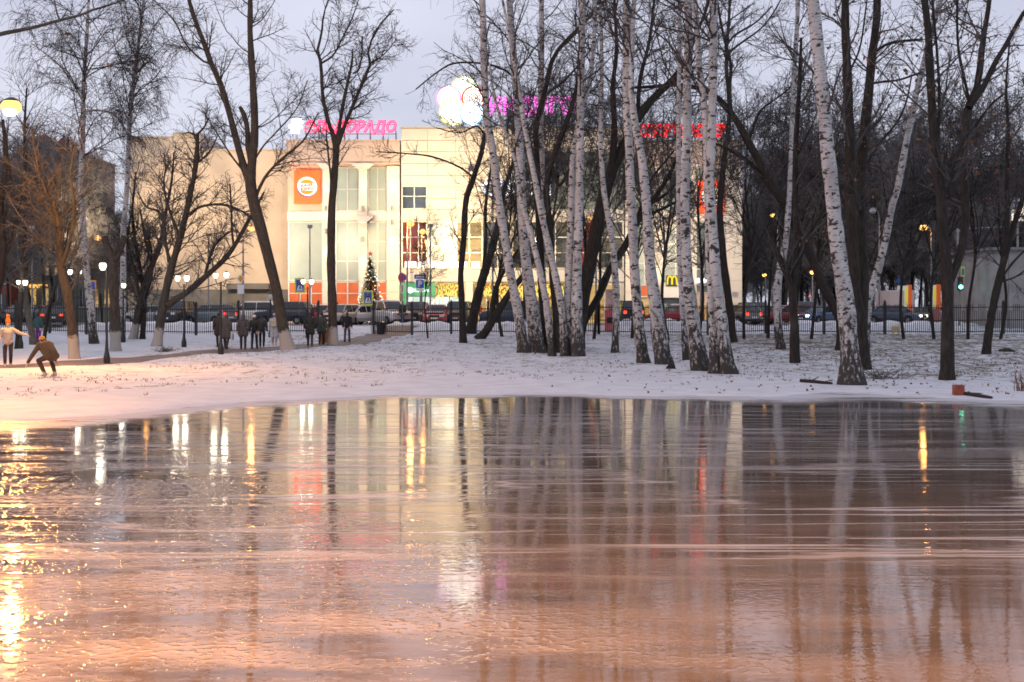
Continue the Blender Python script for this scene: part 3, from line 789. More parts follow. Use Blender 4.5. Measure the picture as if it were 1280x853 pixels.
# the glazed middle part with its cladding of large panels
A0, A1 = 502.0, 779.5
m = MB(); bb(m, A0, A1, 163, 409, 107.55, 140); mp_(m, 'hall_wall', M('panel_grey'))
xj = [502.2, 535, 570, 605, 640, 676, 712, 748, 779.4]; yj = [162, 177, 191, 206, 220.5, 235, 249, 262.5]
m1 = MB(); m2 = MB()
for i in range(len(xj)-1):
    for j in range(len(yj)-1):
        if i == 0 and j >= 5: continue
        (m2 if (i >= 4 and j >= 2) else m1).box(bX(xj[i])+0.02, bX(xj[i+1])-0.02, 107.36, 107.54, bZ(yj[j+1])+0.02, bZ(yj[j])-0.02)
mp_(m1, 'cladding', M('stone_cream'))
mp_(m2, 'curtain_wall', M('glass_grey'))
for y0, y1 in ((263, 276.5), (337.5, 352.5)):
    m = MB()
    for i in range(len(xj)-1): bb(m, xj[i]+0.15, xj[i+1]-0.15, y0, y1, 107.30, 107.54)
    mp_(m, 'floor_band', M('panel_grey'))
m = MB(); bb(m, A0-0.6, A1+0.5, 160, 161.8, 107.2, 140.2); mp_(m, 'coping', M('frame_alu'))
WP = {
 'red': lit_pane('pane_red_room', (0.22,0.03,0.02), (0.80,0.13,0.06), 0.62, 0.5, 0.9),
 'cream': lit_pane('pane_cream_room', (0.95,0.66,0.30), (1.0,0.88,0.60), 1.9, 0.4, 0.6),
 'yellow': lit_pane('pane_yellow_room', (0.35,0.22,0.07), (1.0,0.62,0.20), 1.2, 0.6, 1.0),
 'dim': lit_pane('pane_dim_room', (0.10,0.11,0.10), (0.42,0.33,0.20), 0.6, 0.6, 1.0, 0.3),
 'shop': lit_pane('pane_shop', (0.45,0.62,0.52), (0.95,1.0,0.92), 1.3, 1.2, 1.0),
 'amber': lit_pane('pane_amber', (0.30,0.13,0.03), (1.0,0.62,0.20), 0.75, 1.0, 1.6),
 'darkroom': lit_pane('pane_dark_room', (0.06,0.07,0.06), (0.22,0.22,0.17), 0.5, 0.6, 0.5, 0.3),
}
wins = [(503.5,534,231,262,'darkroom',2,2),(503.5,534,278,336,'red',3,3),(536,568.5,278,336,'cream',1,2),(571,603,278,336,'yellow',2,3),(606,638.5,278,336,'dim',2,3),
        (641,675,278,336,'dim',2,3),(677,711,278,336,'dim',2,3),(713,747,278,336,'red',2,3),(749,778,278,336,'dim',2,3)]
for (a, b, t, bt, k, nx_, nz_) in wins:
    m = MB(); bb(m, a, b, t, bt, 107.40, 107.50); wdw = mp_(m, 'window', WP[k])
    f = MB()
    for i in range(nx_+1):
        xx = a+(b-a)*i/nx_; f.box(bX(xx)-0.05, bX(xx)+0.05, 107.30, 107.45, bZ(bt), bZ(t))
    for i in range(nz_+1):
        yy = t+(bt-t)*i/nz_; f.box(bX(a)+0.06, bX(b)-0.06, 107.32, 107.44, bZ(yy)-0.04, bZ(yy)+0.04)
    sub(f, 'frame', M('frame_alu'), wdw)
# bright counter lights behind the first floor windows
m = MB(); 
for a, b in ((507,521),(523,533),(537,568),(572,584),(590,600)): bb(m, a, b, 327.5, 335, 107.335, 107.39)
mp_(m, 'counter_light', glow('counter_white', (1.0,0.97,0.93), 3.0))
# shop fronts
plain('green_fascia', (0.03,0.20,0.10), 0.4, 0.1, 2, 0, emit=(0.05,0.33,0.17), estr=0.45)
m = MB(); bb(m, 503.5, 536, 354, 370.5, 107.15, 107.5); bb(m, 536.4, 545, 354, 370.5, 107.16, 107.5); bb(m, 503.5, 508, 371, 405, 107.17, 107.5); mp_(m, 'fascia', M('green_fascia'))
sf = [(508.5,526,371.5,405,'shop',2),(526.5,544,371.5,405,'shop',2),(545.5,562,371.5,405,'shop',2),(562.5,580,371.5,405,'shop',2),(593,616,371.5,405,'amber',3),(617,640,371.5,405,'amber',3),(642,675,371.5,405,'amber',3),(680,712,371.5,405,'amber',3),(735,775,357,405,'amber',4)]
for (a, b, t, bt, k, nx_) in sf:
    m = MB(); bb(m, a, b, t, bt, 107.40, 107.5); s_ = mp_(m, 'shop_window', WP[k]); f = MB()
    for i in range(nx_+1):
        xx = a+(b-a)*i/nx_; f.box(bX(xx)-0.04, bX(xx)+0.04, 107.28, 107.45, bZ(bt), bZ(t))
    sub(f, 'frame', M('frame_alu'), s_)
m = MB(); bb(m, 582.5, 592, 353, 409, 107.0, 107.5, bev=0.1); mp_(m, 'column', M('stone_cream'))
# garlands of warm lamps hung in front of the fascias
gm = plain('garland_backing', (0.18,0.09,0.03), 0.6, 0.4, 2)
m = MB()
for a, b in ((546,580),(594,640),(642,676),(680,712)): bb(m, a, b, 354.5, 370.5, 107.3, 107.5)
mp_(m, 'garland_fascia', gm)
gl = MB(); gl2 = MB()
for a, b in ((546,580),(594,640),(642,676),(680,712),(716,734)):
    for i in range(int((b-a)*5.5)):
        xx = rnd.uniform(a, b); yy = 354.5+15.5*rnd.random()**0.8
        z = bZ(yy); q = gl if rnd.random() < 0.7 else gl2
        q.box(bX(xx)-0.035, bX(xx)+0.035, 107.18, 107.25, z-rnd.uniform(0.08,0.26), z)
mp_(gl, 'garland_lights', glow('garland_gold', (1.0,0.62,0.12), 1.6)); mp_(gl2, 'garland_lights', glow('garland_lime', (0.85,0.9,0.25), 1.2))
# burger restaurant front in the right block
m = MB(); bb(m, 801, 816.5, 372, 400, 107.85, 107.97); mp_(m, 'shop_window', WP['amber'])
m = MB(); bb(m, 869, 884, 382, 402, 107.85, 107.97); bb(m, 886, 903, 382, 402, 107.85, 107.97); mp_(m, 'shop_window', WP['amber'])
m = MB(); bb(m, 826.5, 853, 373.5, 406, 107.0, 107.4); mp_(m, 'entrance', M('glass_dark'))
m = MB(); bb(m, 828, 851, 380, 388, 106.9, 106.98); mp_(m, 'entrance_glazing', lit_pane('pane_entrance', (0.03,0.04,0.035), (0.5,0.62,0.5), 0.6, 1.5, 1.5))
m = MB(); bb(m, 825, 861, 354, 372.5, 106.6, 107.4); mp_(m, 'canopy_panel', plain('panel_white', (0.75,0.74,0.73), 0.5, 0.05, 2, 0))
m = MB(); bb(m, 853.5, 861, 373, 404, 106.9, 107.4); mp_(m, 'orange_pier', OP)

# lamps on the front: fittings and the light they throw
def spot(name, loc, target, power, angle, col, blend=0.6, r=0.06, parent=None):
    l = bpy.data.lights.new(name, 'SPOT'); l.energy = power; l.spot_size = math.radians(angle); l.spot_blend = blend; l.color = col; l.shadow_soft_size = r
    o = bpy.data.objects.new(name, l); COL.objects.link(o); o.location = loc
    d = Vector(target)-Vector(loc); o.rotation_euler = d.to_track_quat('-Z', 'Y').to_euler()
    if parent: o.parent = parent; o.location = Vector(loc)-parent.location
    return o
def point(name, loc, power, col, r=0.15, parent=None):
    l = bpy.data.lights.new(name, 'POINT'); l.energy = power; l.color = col; l.shadow_soft_size = r
    o = bpy.data.objects.new(name, l); COL.objects.link(o); o.location = loc
    if parent: o.parent = parent; o.location = Vector(loc)-parent.location
    return o
WARM = (1.0, 0.80, 0.52)
SC = [(492,279,'ud'),(455,300,'ud'),(455,262,'u'),(409,290,'ud'),(409,262,'u'),(492,262,'u'),(787,285,'ud'),(787,262,'u'),(822,312,'ud'),(866,300,'ud'),(866,262,'u')]
for (px, py, k) in SC:
    x, z = bX(px), bZ(py)
    m = MB(); m.tube([(x,107.12,z-0.22),(x,107.12,z+0.22)], 0.11, 10); m.box(x-0.04,x+0.04,107.2,107.42,z-0.05,z+0.05)
    mp_(m, 'wall_lamp', M('steel_grey'))
    if 'u' in k: spot('up_light', (x,106.95,z+0.26), (x,107.42,z+4.2), 360, 42, WARM, 0.9, 0.05, MALL)
    if 'd' in k: spot('down_light', (x,106.95,z-0.26), (x,107.42,z-4.2), 360, 42, WARM, 0.9, 0.05, MALL)

# ------------------------------------------------------------------ signs of the shopping centre
def sign_root(name, label, px, py, d, cat='sign', group=None):
    return thing(name, label, cat, (bX(px, d), d, bZ(py, d)), 0, group)
# slanted red roof lettering
def roof_letters(name, label, body, x0, x1, yt, yb, d, mats, shear, zroof, depth=0.25, bold=0.012, group=None):
    r = sign_root(name, label, (x0+x1)/2, zroof, d, 'sign', group)
    Wd = bX(x1,d)-bX(x0,d); H = bZ(yt,d)-bZ(yb,d); zl = bZ(yb,d)-r.location.z
    a = text_mb(body, Wd, H, depth, shear, bold); shift(a, (-Wd/2, 0, zl)); a.build('letters', mats[0], r)
    if len(mats) > 1:
        b = text_mb(body, Wd*0.985, H*0.92, 0.03, shear, 0.0); shift(b, (-Wd/2*0.985, -depth-0.01, zl+H*0.04)); b.build('letter_faces', mats[1], r)
    f = MB(); f.tube([(-Wd/2,0.06,zl+0.1),(Wd/2,0.06,zl+0.1)], 0.035, 6); f.tube([(-Wd/2,0.06,zl+H*0.7),(Wd/2,0.06,zl+H*0.7)], 0.035, 6)
    for i in range(8):
        xx = -Wd/2+Wd*i/7*0.98+0.06; f.tube([(xx,0.1,-0.05),(xx,0.1,zl+H*0.8)], 0.035, 6); f.tube([(xx,0.1,zl+H*0.5),(xx,0.9,-0.05)], 0.03, 6)
    f.build('rack', M('steel_grey'), r)
    return r
RD = glow('neon_red', (1.0,0.03,0.10), 4.0); RP = glow('neon_pink_red', (1.0,0.10,0.20), 3.4)
ER = roof_letters('roof_sign', 'slanted pinkish red neon letters with a white emblem on the roof of the left block', 'ЭЛЬДОРАДО', 381, 496, 150.5, 169, 108.6, (RD, RP), 0.22, 176.6, bold=0.045)
e = MB(); d = 108.6
def ep(x, y): return (bX(x,d)-ER.location.x, bZ(y,d)-ER.location.z)
e.prism([ep(366,149.5),ep(377,149),ep(376.5,152),ep(379.8,152.2),ep(379.2,155),ep(376,155),ep(375.5,158),ep(378.6,158.4),ep(378,161),ep(375,161.2),ep(374,167.5),ep(363.5,167),ep(364.2,161),ep(362,160.6),ep(362,156.6),ep(364.6,156.6)], -0.3, 0.0)
e.build('emblem', glow('emblem_white', (1.0,0.98,0.93), 4), ER)
f = MB(); f.tube([(ep(371,0)[0],0.1,-0.05),(ep(371,0)[0],0.1,ep(0,160)[1])], 0.05, 6); f.build('rack', M('steel_grey'), ER)
# round lamps of the flower emblem
FR = sign_root('flower_sign', 'glowing flower emblem of five ringed discs on the roof edge', 578, 161, 108.2)
pet = [(581,113.5,17.5,(0.95,1.0,0.55),(1.0,1.0,0.9),0.0),(592,123.5,14.5,(1.0,0.12,0.06),(1.0,0.80,0.72),0.12),(561,123.5,15.2,(1.0,0.40,0.85),(1.0,0.95,1.0),0.24),(566,142,16.2,(1.0,0.95,0.35),(1.0,1.0,0.85),0.36),(590,143,15.2,(0.45,0.78,1.0),(0.93,0.98,1.0),0.48)]
for i, (px, py, r_, cr_, cf, dy) in enumerate(pet):
    d = 108.2; x = bX(px,d)-FR.location.x; z = bZ(py,d)-FR.location.z; R_ = r_/F*d
    pm = MB(); 
    vs = []; n = 40
    for j in range(n): pm_a = 2*PI*j/n; vs.append((x+R_*math.cos(pm_a), z+R_*math.sin(pm_a)))
    pm.prism(vs, -dy-0.10, -dy); pt = pm.build('petal', glow('petal_face_%d' % i, cf, 4.5), FR)
    rg = MB()
    for q in (1.0, 0.8, 0.6, 0.4, 0.2):
        rr = R_*q-0.03; rg.tube([(x+rr*math.cos(2*PI*j/32), -dy-0.11, z+rr*math.sin(2*PI*j/32)) for j in range(33)], 0.055 if q < 1 else 0.09, 5, 0, False)
    rg.build('ring', glow('petal_ring_%d' % i, cr_, 1.5), pt)
f = MB()
for px in (560, 572, 584, 596): 
    x = bX(px,108.2)-FR.location.x; f.tube([(x,0.1,-0.05),(x,0.1,2.6)], 0.05, 6)
f.build('rack', M('steel_grey'), FR)
roof_letters('roof_sign', 'magenta neon letters on the roof to the right of the flower emblem', 'ИНДИГО', 610, 719, 121.5, 147, 108.4, (glow('neon_magenta', (1.0,0.14,0.72), 3.6),), 0.0, 161, bold=0.05)
roof_letters('roof_sign', 'upright red neon letters on the roof of the right block behind the birches', 'СПОРТМАСТЕР', 799, 906, 155, 172, 108.6, (glow('neon_red_plain', (1.0,0.02,0.02), 3.4),), 0.0, 176.6, bold=0.04)
# white letters on the glazed hall
r = sign_root('wall_sign', 'white glowing letters starting with a big ring on the glazed hall', 645, 245, 107.1)
t_ = text_mb("O'STIN", bX(686)-bX(600), bZ(226)-bZ(245), 0.15, 0, 0.02); shift(t_, (-(bX(686)-bX(600))/2, 0, 0)); t_.build('letters', glow('letters_white', (0.93,0.93,1.0), 3.2), r)
f = MB(); f.box(-3.0, 3.0, 0.02, 0.26, 0.2, 0.3); f.build('rail', M('steel_grey'), r)

def burger_sign(px0, px1, py0, py1, d, label):
    r = sign_root('burger_sign', label, (px0+px1)/2, (py0+py1)/2, d, 'sign')
    W_, H_ = bX(px1)-bX(px0), bZ(py0)-bZ(py1)
    m = MB(); m.box(-W_/2, W_/2, 0, 0.3, -H_/2, H_/2, bev=0.04); m.build('panel', plain('sign_orange', (0.75,0.10,0.02), 0.4, 0.04, 1, 0, emit=(0.95,0.07,0.015), estr=1.7), r)
    R_ = W_*0.39; c = glow('sign_cream', (1.0,0.93,0.80), 1.6)
    m = MB(); m.prism([(R_*math.cos(2*PI*j/40), R_*math.sin(2*PI*j/40)) for j in range(40)], -0.05, -0.005); disc = m.build('disc', c, r)
    # blue crescent swinging round the left and the bottom
    m = MB(); o_ = []; i_ = []
    for j in range(25):
        a = math.radians(150+j*(330-150)/24); o_.append((R_*1.0*math.cos(a), R_*1.0*math.sin(a)))
        w_ = 1-0.13*math.sin(PI*j/24); i_.append((R_*w_*math.cos(a), R_*w_*math.sin(a)))
    for j in range(24): m.prism([o_[j], o_[j+1], i_[j+1], i_[j]], -0.08, -0.052)
    m.build('crescent', glow('sign_blue', (0.05,0.12,0.45), 0.8), r)
    yb = glow('sign_bun', (1.0,0.55,0.06), 1.0)
    def bun(s):
        pts = [(R_*0.62*math.cos(math.radians(a)), s*R_*0.36*math.sin(math.radians(a))+s*R_*0.36) for a in range(0, 181, 12)]
        m = MB(); m.prism(pts, -0.08, -0.052); m.build('bun', yb, r)
    bun(1); bun(-1)
    for tx, zz, hh, ww in (('BURGER', 0.03, 0.24, 1.2), ('KING', -0.33, 0.30, 1.15)):
        t_ = text_mb(tx, R_*ww, R_*hh, 0.03, 0.0, 0.02); shift(t_, (-R_*ww/2, -0.056, R_*zz))
        t_.v = [(v[0], v[1]-0.03, v[2]+0.12*(v[0]+R_*0.1)) for v in t_.v]
        t_.build('lettering', glow('sign_red_text', (0.75,0.05,0.02), 0.9), r)
    return r
burger_sign(367.5, 400, 213, 255, 107.5, 'square orange sign with a round burger emblem on the left block')
burger_sign(873, 905, 226, 267, 107.5, 'square orange sign with a round burger emblem behind the right birches')
# golden arches
r = sign_root('arches_sign', 'dark square sign with glowing yellow letter M over the entrance', 840, 351, 106.4)
m = MB(); m.box(-0.47, 0.47, 0.0, 0.15, -0.44, 0.44, bev=0.03); m.build('panel', plain('sign_dark_green', (0.02,0.03,0.02), 0.4, 0.1, 3, 0), r)
m = MB()
def arch(cx):
    return [(cx-0.20, -0.05, -0.34)]+[(cx-0.20*math.cos(math.radians(a))*1.0, -0.05, -0.34+0.70*math.sin(math.radians(max(a,1)))**0.55) for a in range(8, 173, 8)]+[(cx+0.20, -0.05, -0.34)]
m.tube(arch(-0.185), 0.062, 8); m.tube(arch(0.185), 0.062, 8)
m.build('arches', glow('arches_yellow', (1.0,0.72,0.04), 1.25), r)
r = sign_root('wall_sign', 'small white glowing lettering above the amber window at the right end', 877, 352, 107.3)
t_ = text_mb('Subway', bX(897)-bX(870.5), 0.52, 0.1, 0.1, 0.02); shift(t_, (-0.45, 0, -0.25)); t_.build('letters', M('letters_white') if 'letters_white' in MATS else MATS['letters_white'], r)
f = MB(); f.box(-0.5, 1.4, 0.02, 0.45, -0.33, -0.28); f.build('rail', M('steel_grey'), r)
r = sign_root('shop_sign', 'white lettering with round emblem on the green shop fascia', 521, 363, 107.1)
t_ = text_mb('МегаФон', 1.25, 0.3, 0.06, 0, 0.02); shift(t_, (-0.28, 0, -0.15)); t_.build('letters', MATS['letters_white'], r)
m = MB(); m.prism([(-0.55+0.24*math.cos(2*PI*j/24), 0.24*math.sin(2*PI*j/24)) for j in range(24)], -0.06, 0.0); m.build('emblem', MATS['letters_white'], r)
# ------------------------------------------------------------------ trees of the park
B = dict(kind='birch', name='birch_tree', cat='birch', droop=1.0, L0=2.6, dens=0.9)
GB1 = 'birches of the middle clump'; GB2 = 'birches right of the middle'
# middle clump of birches
tree('birch leaning left, leftmost of the middle clump, trunk passing in front of the flower sign',
     [[(656,441,7.5),(648,394,6),(639,347,5.6),(630,294,5.2),(623,248,5),(614,176,4.6),(608,141,4.4),(605,73,4.2),(603,0,4)]], seed=1, group=GB1, tmin=0.45, **B)
tree('thick birch with grey rugged foot beside the leftmost birch of the middle clump',
     [[(673,441,11),(667,400,8.5),(660,347,6.8),(655,303,6),(652,248,5.8),(650,182,5),(647,141,4.6),(642,73,4.3),(638,15,4),(637,0,3.8)]], seed=2, group=GB1, tmin=0.45, **B)
tree('thin birch of the middle clump that bends far left and crosses its neighbour',
     [[(691,445.5,5),(683,382,4.4),(673,330,3.8),(661,283,3.3),(651,248,2.9),(645,205,2.4),(629,158,2.0),(616,111,1.5),(612,80,1.0)]], seed=3, group=GB1, tmin=0.5, **B)
tree('straight grey birch behind the middle clump, short black marks up the trunk',
     [[(688,438,5.5),(679,368,4.8),(677,289,4.4),(677,230,4.2),(676,132,3.7),(677,73,3.4),(677,0,3)]], seed=4, group=GB1, tmin=0.5, **B)
tree('white birch of the middle clump sweeping from the shared foot up to the left',
     [[(706,445.5,6),(703,394,4.8),(693,338,4.4),(680,283,4),(671,236,3.7),(660,182,3.2),(653,141,2.9),(646,94,2.6),(640,64,2.0),(632,20,1.6),(628,0,1.4)]], seed=5, group=GB1, tmin=0.5, **B)
tree('brightest upright white birch at the right edge of the middle clump',
     [[(722,445.5,8.5),(721,382,6.6),(722,318,5.6),(724,248,5.2),(725,176,4.8),(726,132,4.6),(727,59,4.3),(728,23,4.1),(729,0,4)]], seed=6, group=GB1, tmin=0.45, **B)
tree('birch half hidden behind the brightest birch of the middle clump, slanting right at the top',
     [[(712,445,6),(710,376,5.2),(712,318,4.8),(714,259,4.3),(717,190,3.8),(726,145,3.4),(736,105,3.0),(742,59,2.6),(744,0,2.3)]], seed=7, group=GB1, tmin=0.5, **B)
DK = dict(kind='dark', dens=1.1, L0=2.6)
GD = 'dark trees among the birches'
tree('big dark tree leaning far right out of the middle clump and over the red letters',
     [[(716,440,9),(727,380,9),(739,320,8.6),(751,262,8),(762,222,7.2),(777,188,6.2),(797,147,5.6),(822,118,5),(838,103,4),(854,80,3),(872,40,2.2),(886,2,1.5)],
      [(762,222,5),(768,170,4),(766,110,3.2),(771,60,2.4),(768,0,1.8)],[(797,147,3),(800,100,2.6),(812,50,2),(818,0,1.5)]], seed=8, group=GD, tmin=0.4, leaves=0.02, **DK)
tree('dark bough-like trunk rising diagonally right from the brightest birch to the cream pillar',
     [[(726,437,5.5),(729,405,5),(748,371,4.8),(762,338,4.6),(784,303,4.4),(799,274,4),(820,245,3),(840,212,2.2),(852,178,1.4)],
      [(799,274,2.5),(822,264,2),(850,250,1.5),(868,238,1)],[(811,256,2.5),(836,240,1.8),(862,205,1.0)],[(784,303,2.5),(800,262,2),(812,228,1.5),(843,188,1.0)]], seed=9, group=GD, tmin=0.3, dens=1.2, L0=2.0, kind='dark')
tree('dark slim tree inside the middle clump bending right into a forked top',
     [[(699,441,5),(690,333,4.2),(686,270,4),(683,235,3.8),(689,205,3.6),(704,164,3.4),(715,132,3),(722,100,2.2),(724,60,1.6)],
      [(689,205,2.4),(699,232,2),(712,212,1.4),(724,196,1)]], seed=10, group=GD, tmin=0.35, kind='dark', dens=1.2, L0=2.2)
tree('dark tree with long bent limb crossing the middle clump up to the right',
     [[(684,440,6),(676,330,4.8),(672,220,3.8),(670,164,3.4),(674,140,3.2),(682,111,3),(689,79,2.8),(698,62,2.6),(721,38,2.2),(737,22,1.6),(756,2,1.2)],
      [(684,117,1.8),(702,104,1.6),(722,83,1.1),(740,60,0.8)],[(655,150,1.2),(640,95,1.4),(622,84,1.4),(598,79,1.3),(566,80,1.2),(545,92,1.0),(520,112,0.8)]], seed=11, group=GD, tmin=0.4, kind='dark', dens=1.2, L0=2.4)
# dark pair and the snow-dusted leaning trunk left of the clump
tree('dark crooked tree left of the middle clump, bowed like a bracket before the lit windows',
     [[(579,429,4.6),(578,394,4),(576,347,3.6),(580,294,3.8),(583,248,3.8),(592,222,3.4),(602,190,2.9),(605,167,2)],
      [(592,222,1.4),(574,209,1.2),(540,196,1.1),(505,192,0.9),(470,190,0.6)],[(605,167,1.4),(596,158,1.1),(575,166,0.8),(545,160,0.5)]], seed=12, group=GD, tmin=0.4, kind='dark', dens=1.1, L0=1.7)
tree('dark trunk leaning right between the crooked tree and the leftmost birch',
     [[(588,417,6.6),(595,380,6),(604,347,5.4),(619,297,4.6),(624,274,3.8),(630,240,2.8),(642,200,2),(648,160,1.2)],
      [(604,345,2.6),(607,300,2.3),(607,259,2.0),(612,220,1.5),(618,180,1)]], seed=13, group=GD, tmin=0.4, kind='dark', dens=1.0, L0=1.8)
tree('low snow-dusted trunk lying nearly flat then rising right behind the leftmost birch',
     [[(597,424,5.5),(606,417,5.5),(615,402,5.2),(627,382,4.8),(640,363,4.2),(652,347,3.2),(668,322,2.2),(680,300,1.2)],
      [(615,402,4),(617,375,3.6),(624,350,3),(634,333,2.5),(648,312,1.6)]], seed=14, group=GD, tmin=0.5, kind='dark', dens=0.8, L0=1.6, flare=1.1)
# birches right of the middle
tree('slender grey birch standing alone near the fence in front of the pink booth',
     [[(769,441,4.8),(770,388,4.3),(768,327,3.9),(762,280,3.7),(755,239,3.4),(752,205,3.2),(751,147,2.9),(752,80,2.5),(750,0,2)]], seed=15, group=GB2, tmin=0.5, **B)
tree('tall white birch with dark foot, left one of the close pair before the restaurant',
     [[(805,454,8.2),(797,394,6.2),(793,333,5.8),(790,268,5.6),(788,230,5.4),(786,182,5.1),(783,123,5),(783,59,4.7),(783,0,4.4)]], seed=16, group=GB2, tmin=0.5, **B)
tree('birch with broad black fissured lower trunk, right one of the close pair before the restaurant',
     [[(830,455.5,11),(821,394,8.6),(813,333,6.6),(809,268,6),(806,230,5.6),(801,191,5),(794,158,4.6),(789,110,3.8),(790,60,3.2),(793,0,2.8)]], seed=17, group=GB2, tmin=0.5, **B)
tree('white birch just right of the yellow letter M, foot spread over the snow',
     [[(876,463,12),(868,412,9),(860,347,6.8),(857,289,6.2),(856,230,5.9),(858,176,5.6),(859,103,5.4),(861,44,5.2),(860,0,5)]], seed=18, group=GB2, tmin=0.5, **B)
tree('faint thin birch rising behind the birch right of the yellow letter M',
     [[(858,450,4.2),(853,380,3.6),(849,300,3.2),(848,200,3),(849,100,2.7),(849,0,2.4)]], seed=19, group=GB2, tmin=0.5, **B)
tree('birch with charred black foot, twin stem left of the last white birch',
     [[(895,467,8),(892,406,6.2),(888,347,5),(886,303,4.7),(884,240,4.5),(883,176,4.2),(880,123,4),(875,88,3.8),(872,44,3.6),(868,0,3.4)]], seed=20, group=GB2, tmin=0.5, **B)
tree('last white birch of the row, in front of the second burger sign',
     [[(912,467.5,10),(903,412,7.4),(895,347,6.6),(891,289,6),(887,230,5.6),(889,188,5.4),(891,123,5.2),(892,59,5),(892,0,4.8)]], seed=21, group=GB2, tmin=0.5, **B)
tree('dark trunk hidden close behind the last white birch of the row',
     [[(917,428,5.4),(911,380,5),(905,330,4.6),(900,265,4),(905,200,3.4),(912,140,2.8),(908,80,2.2),(912,0,1.6)],
      [(906,60,1.5),(918,45,1.4),(945,28,1.1),(965,8,0.8)],[(905,70,1.5),(925,55,1.3),(955,32,1.0),(975,2,0.8)]], seed=22, group=GD, tmin=0.35, kind='dark', dens=1.1, L0=2.4)
# right side
GR = 'dark trees on the right of the park'
tree('dark tree bowed into a long arch to the left over the white birches',
     [[(1049,438,5.6),(1051,404,5.6),(1031,363,5.5),(1015,322,5.6),(999,290,5.5),(983,262,5.3),(967,236,5),(953,210,5),(936,179,4.9),(918,147,4.2),(898,123,3.7),(880,112,3.1),(846,106,2.7),(823,108,2.3),(793,110,1.6),(764,110,0.9)],
      [(974,250,3.2),(955,225,3),(939,205,2.7),(924,194,2.4),(905,184,1.8),(890,178,1.3)],[(914,140,2.4),(912,110,2.2),(914,82,2.1),(906,50,1.8),(900,23,1.5),(896,0,1.2)],
      [(936,179,1.6),(950,140,1.5),(975,120,1.1),(1000,100,0.8)]], seed=23, group=GR, tmin=0.3, leaves=0.08, **DK)
tree('medium dark tree with a broken stub, left of the large birch on the right',
     [[(993,454,6.3),(993,407,5.6),(991,363,5),(996,330,4.3),(996,293,4),(994,243,3.6),(994,190,3.4),(996,152,3),(999,111,2.7),(1002,47,1.6)],
      [(991,363,4.6),(980,334,4.4),(972,318,4.2),(966,307,3.6),(962,298,1.5)],[(996,330,3.6),(1009,300,3.2),(1020,278,3),(1031,258,2.4),(1042,225,1.6),(1046,190,1)],
      [(994,200,1.5),(1008,172,1.2),(1018,150,0.9),(1026,120,0.6)]], seed=24, group=GR, tmin=0.5, leaves=0.06, **DK)
tree('thin pale birch behind the medium dark tree on the right, widest low down',
     [[(976,437,5.4),(972,395,5.2),(973,350,4.9),(981,310,4),(986,250,3.3),(990,176,3.2),(993,88,3),(997,0,2.6)]], seed=25, group=GB2, tmin=0.5, **B)
tree('largest white birch, standing right at the ice edge',
     [[(1065,481,15),(1062,432,11.5),(1058,382,10.8),(1050,331,9.8),(1045,293,9.3),(1040,246,9),(1034,190,8.7),(1030,132,8.2),(1024,73,8),(1019,23,7.6),(1017,0,7.3)]],
     seed=26, group=GB2, kind='birch', name='birch_tree', cat='birch', droop=0.6, L0=2.0, dens=0.9, tmin=0.32, flare=1.2)
tree('dark twin-stemmed tree rising close behind the largest birch',
     [[(1079,462,10),(1076,420,9.5),(1070,370,7),(1065,300,6.4),(1063,246,6.2),(1063,176,6),(1059,88,5.6),(1056,29,5),(1056,0,4.8)],
      [(1076,415,7.5),(1079,360,7),(1077,309,6.8),(1075,230,6.5),(1080,176,6.2),(1086,117,5.8),(1090,67,5.3),(1095,29,5),(1096,0,4.8)],
      [(1090,70,1.8),(1104,58,1.8),(1118,53,1.8),(1136,51,1.7),(1153,50,1.5)],[(1084,106,1.6),(1100,103,1.5),(1124,100,1.4),(1153,90,1.1)],
      [(1080,210,1.7),(1098,182,1.6),(1124,149,1.4),(1134,125,1.2),(1140,95,0.9)],[(1063,88,1.4),(1075,60,1.2),(1084,0,1)]], seed=27, group=GR, tmin=0.4, leaves=0.16, **DK)
tree('snow-streaked birch leaning right behind the twin-stemmed tree',
     [[(1081,455,6),(1083,407,5.4),(1086,372,5),(1097,338,4.8),(1107,300,4.5),(1116,255,4.3),(1121,243,4.2),(1131,190,4.1),(1139,147,4),(1147,108,3.8),(1156,73,3.6),(1167,29,3.4),(1176,0,3.1)]], seed=28, group=GB2, tmin=0.5, **B)
tree('brown tree with a straight lower trunk beside the green traffic light',
     [[(1184,475,9.5),(1184,420,7.6),(1184,357,7.4),(1181,309,6.5),(1177,246,6),(1168,176,5.6),(1164,120,5.2),(1161,80,5),(1159,35,4.4),(1155,0,4)],
      [(1187,352,5.5),(1200,319,5.2),(1206,287,5.2),(1207,246,5.2),(1206,176,5),(1211,135,5.2),(1222,106,4.4),(1227,59,3.6),(1234,15,3),(1237,0,2.6)],
      [(1211,135,4),(1226,115,3.6),(1244,79,3.4),(1258,56,3),(1270,34,2.6),(1280,16,2.4),(1292,0,1.8)],
      [(1187,250,2.4),(1190,215,2.2),(1205,175,2),(1221,155,1.7),(1240,130,1.4),(1256,117,1)],[(1212,128,2),(1206,100,2),(1198,60,1.8),(1196,0,1.5)],
      [(1172,190,2.2),(1174,120,2),(1170,60,1.6),(1166,0,1.2)]], seed=29, group=GR, tmin=0.35, leaves=0.22, **DK)
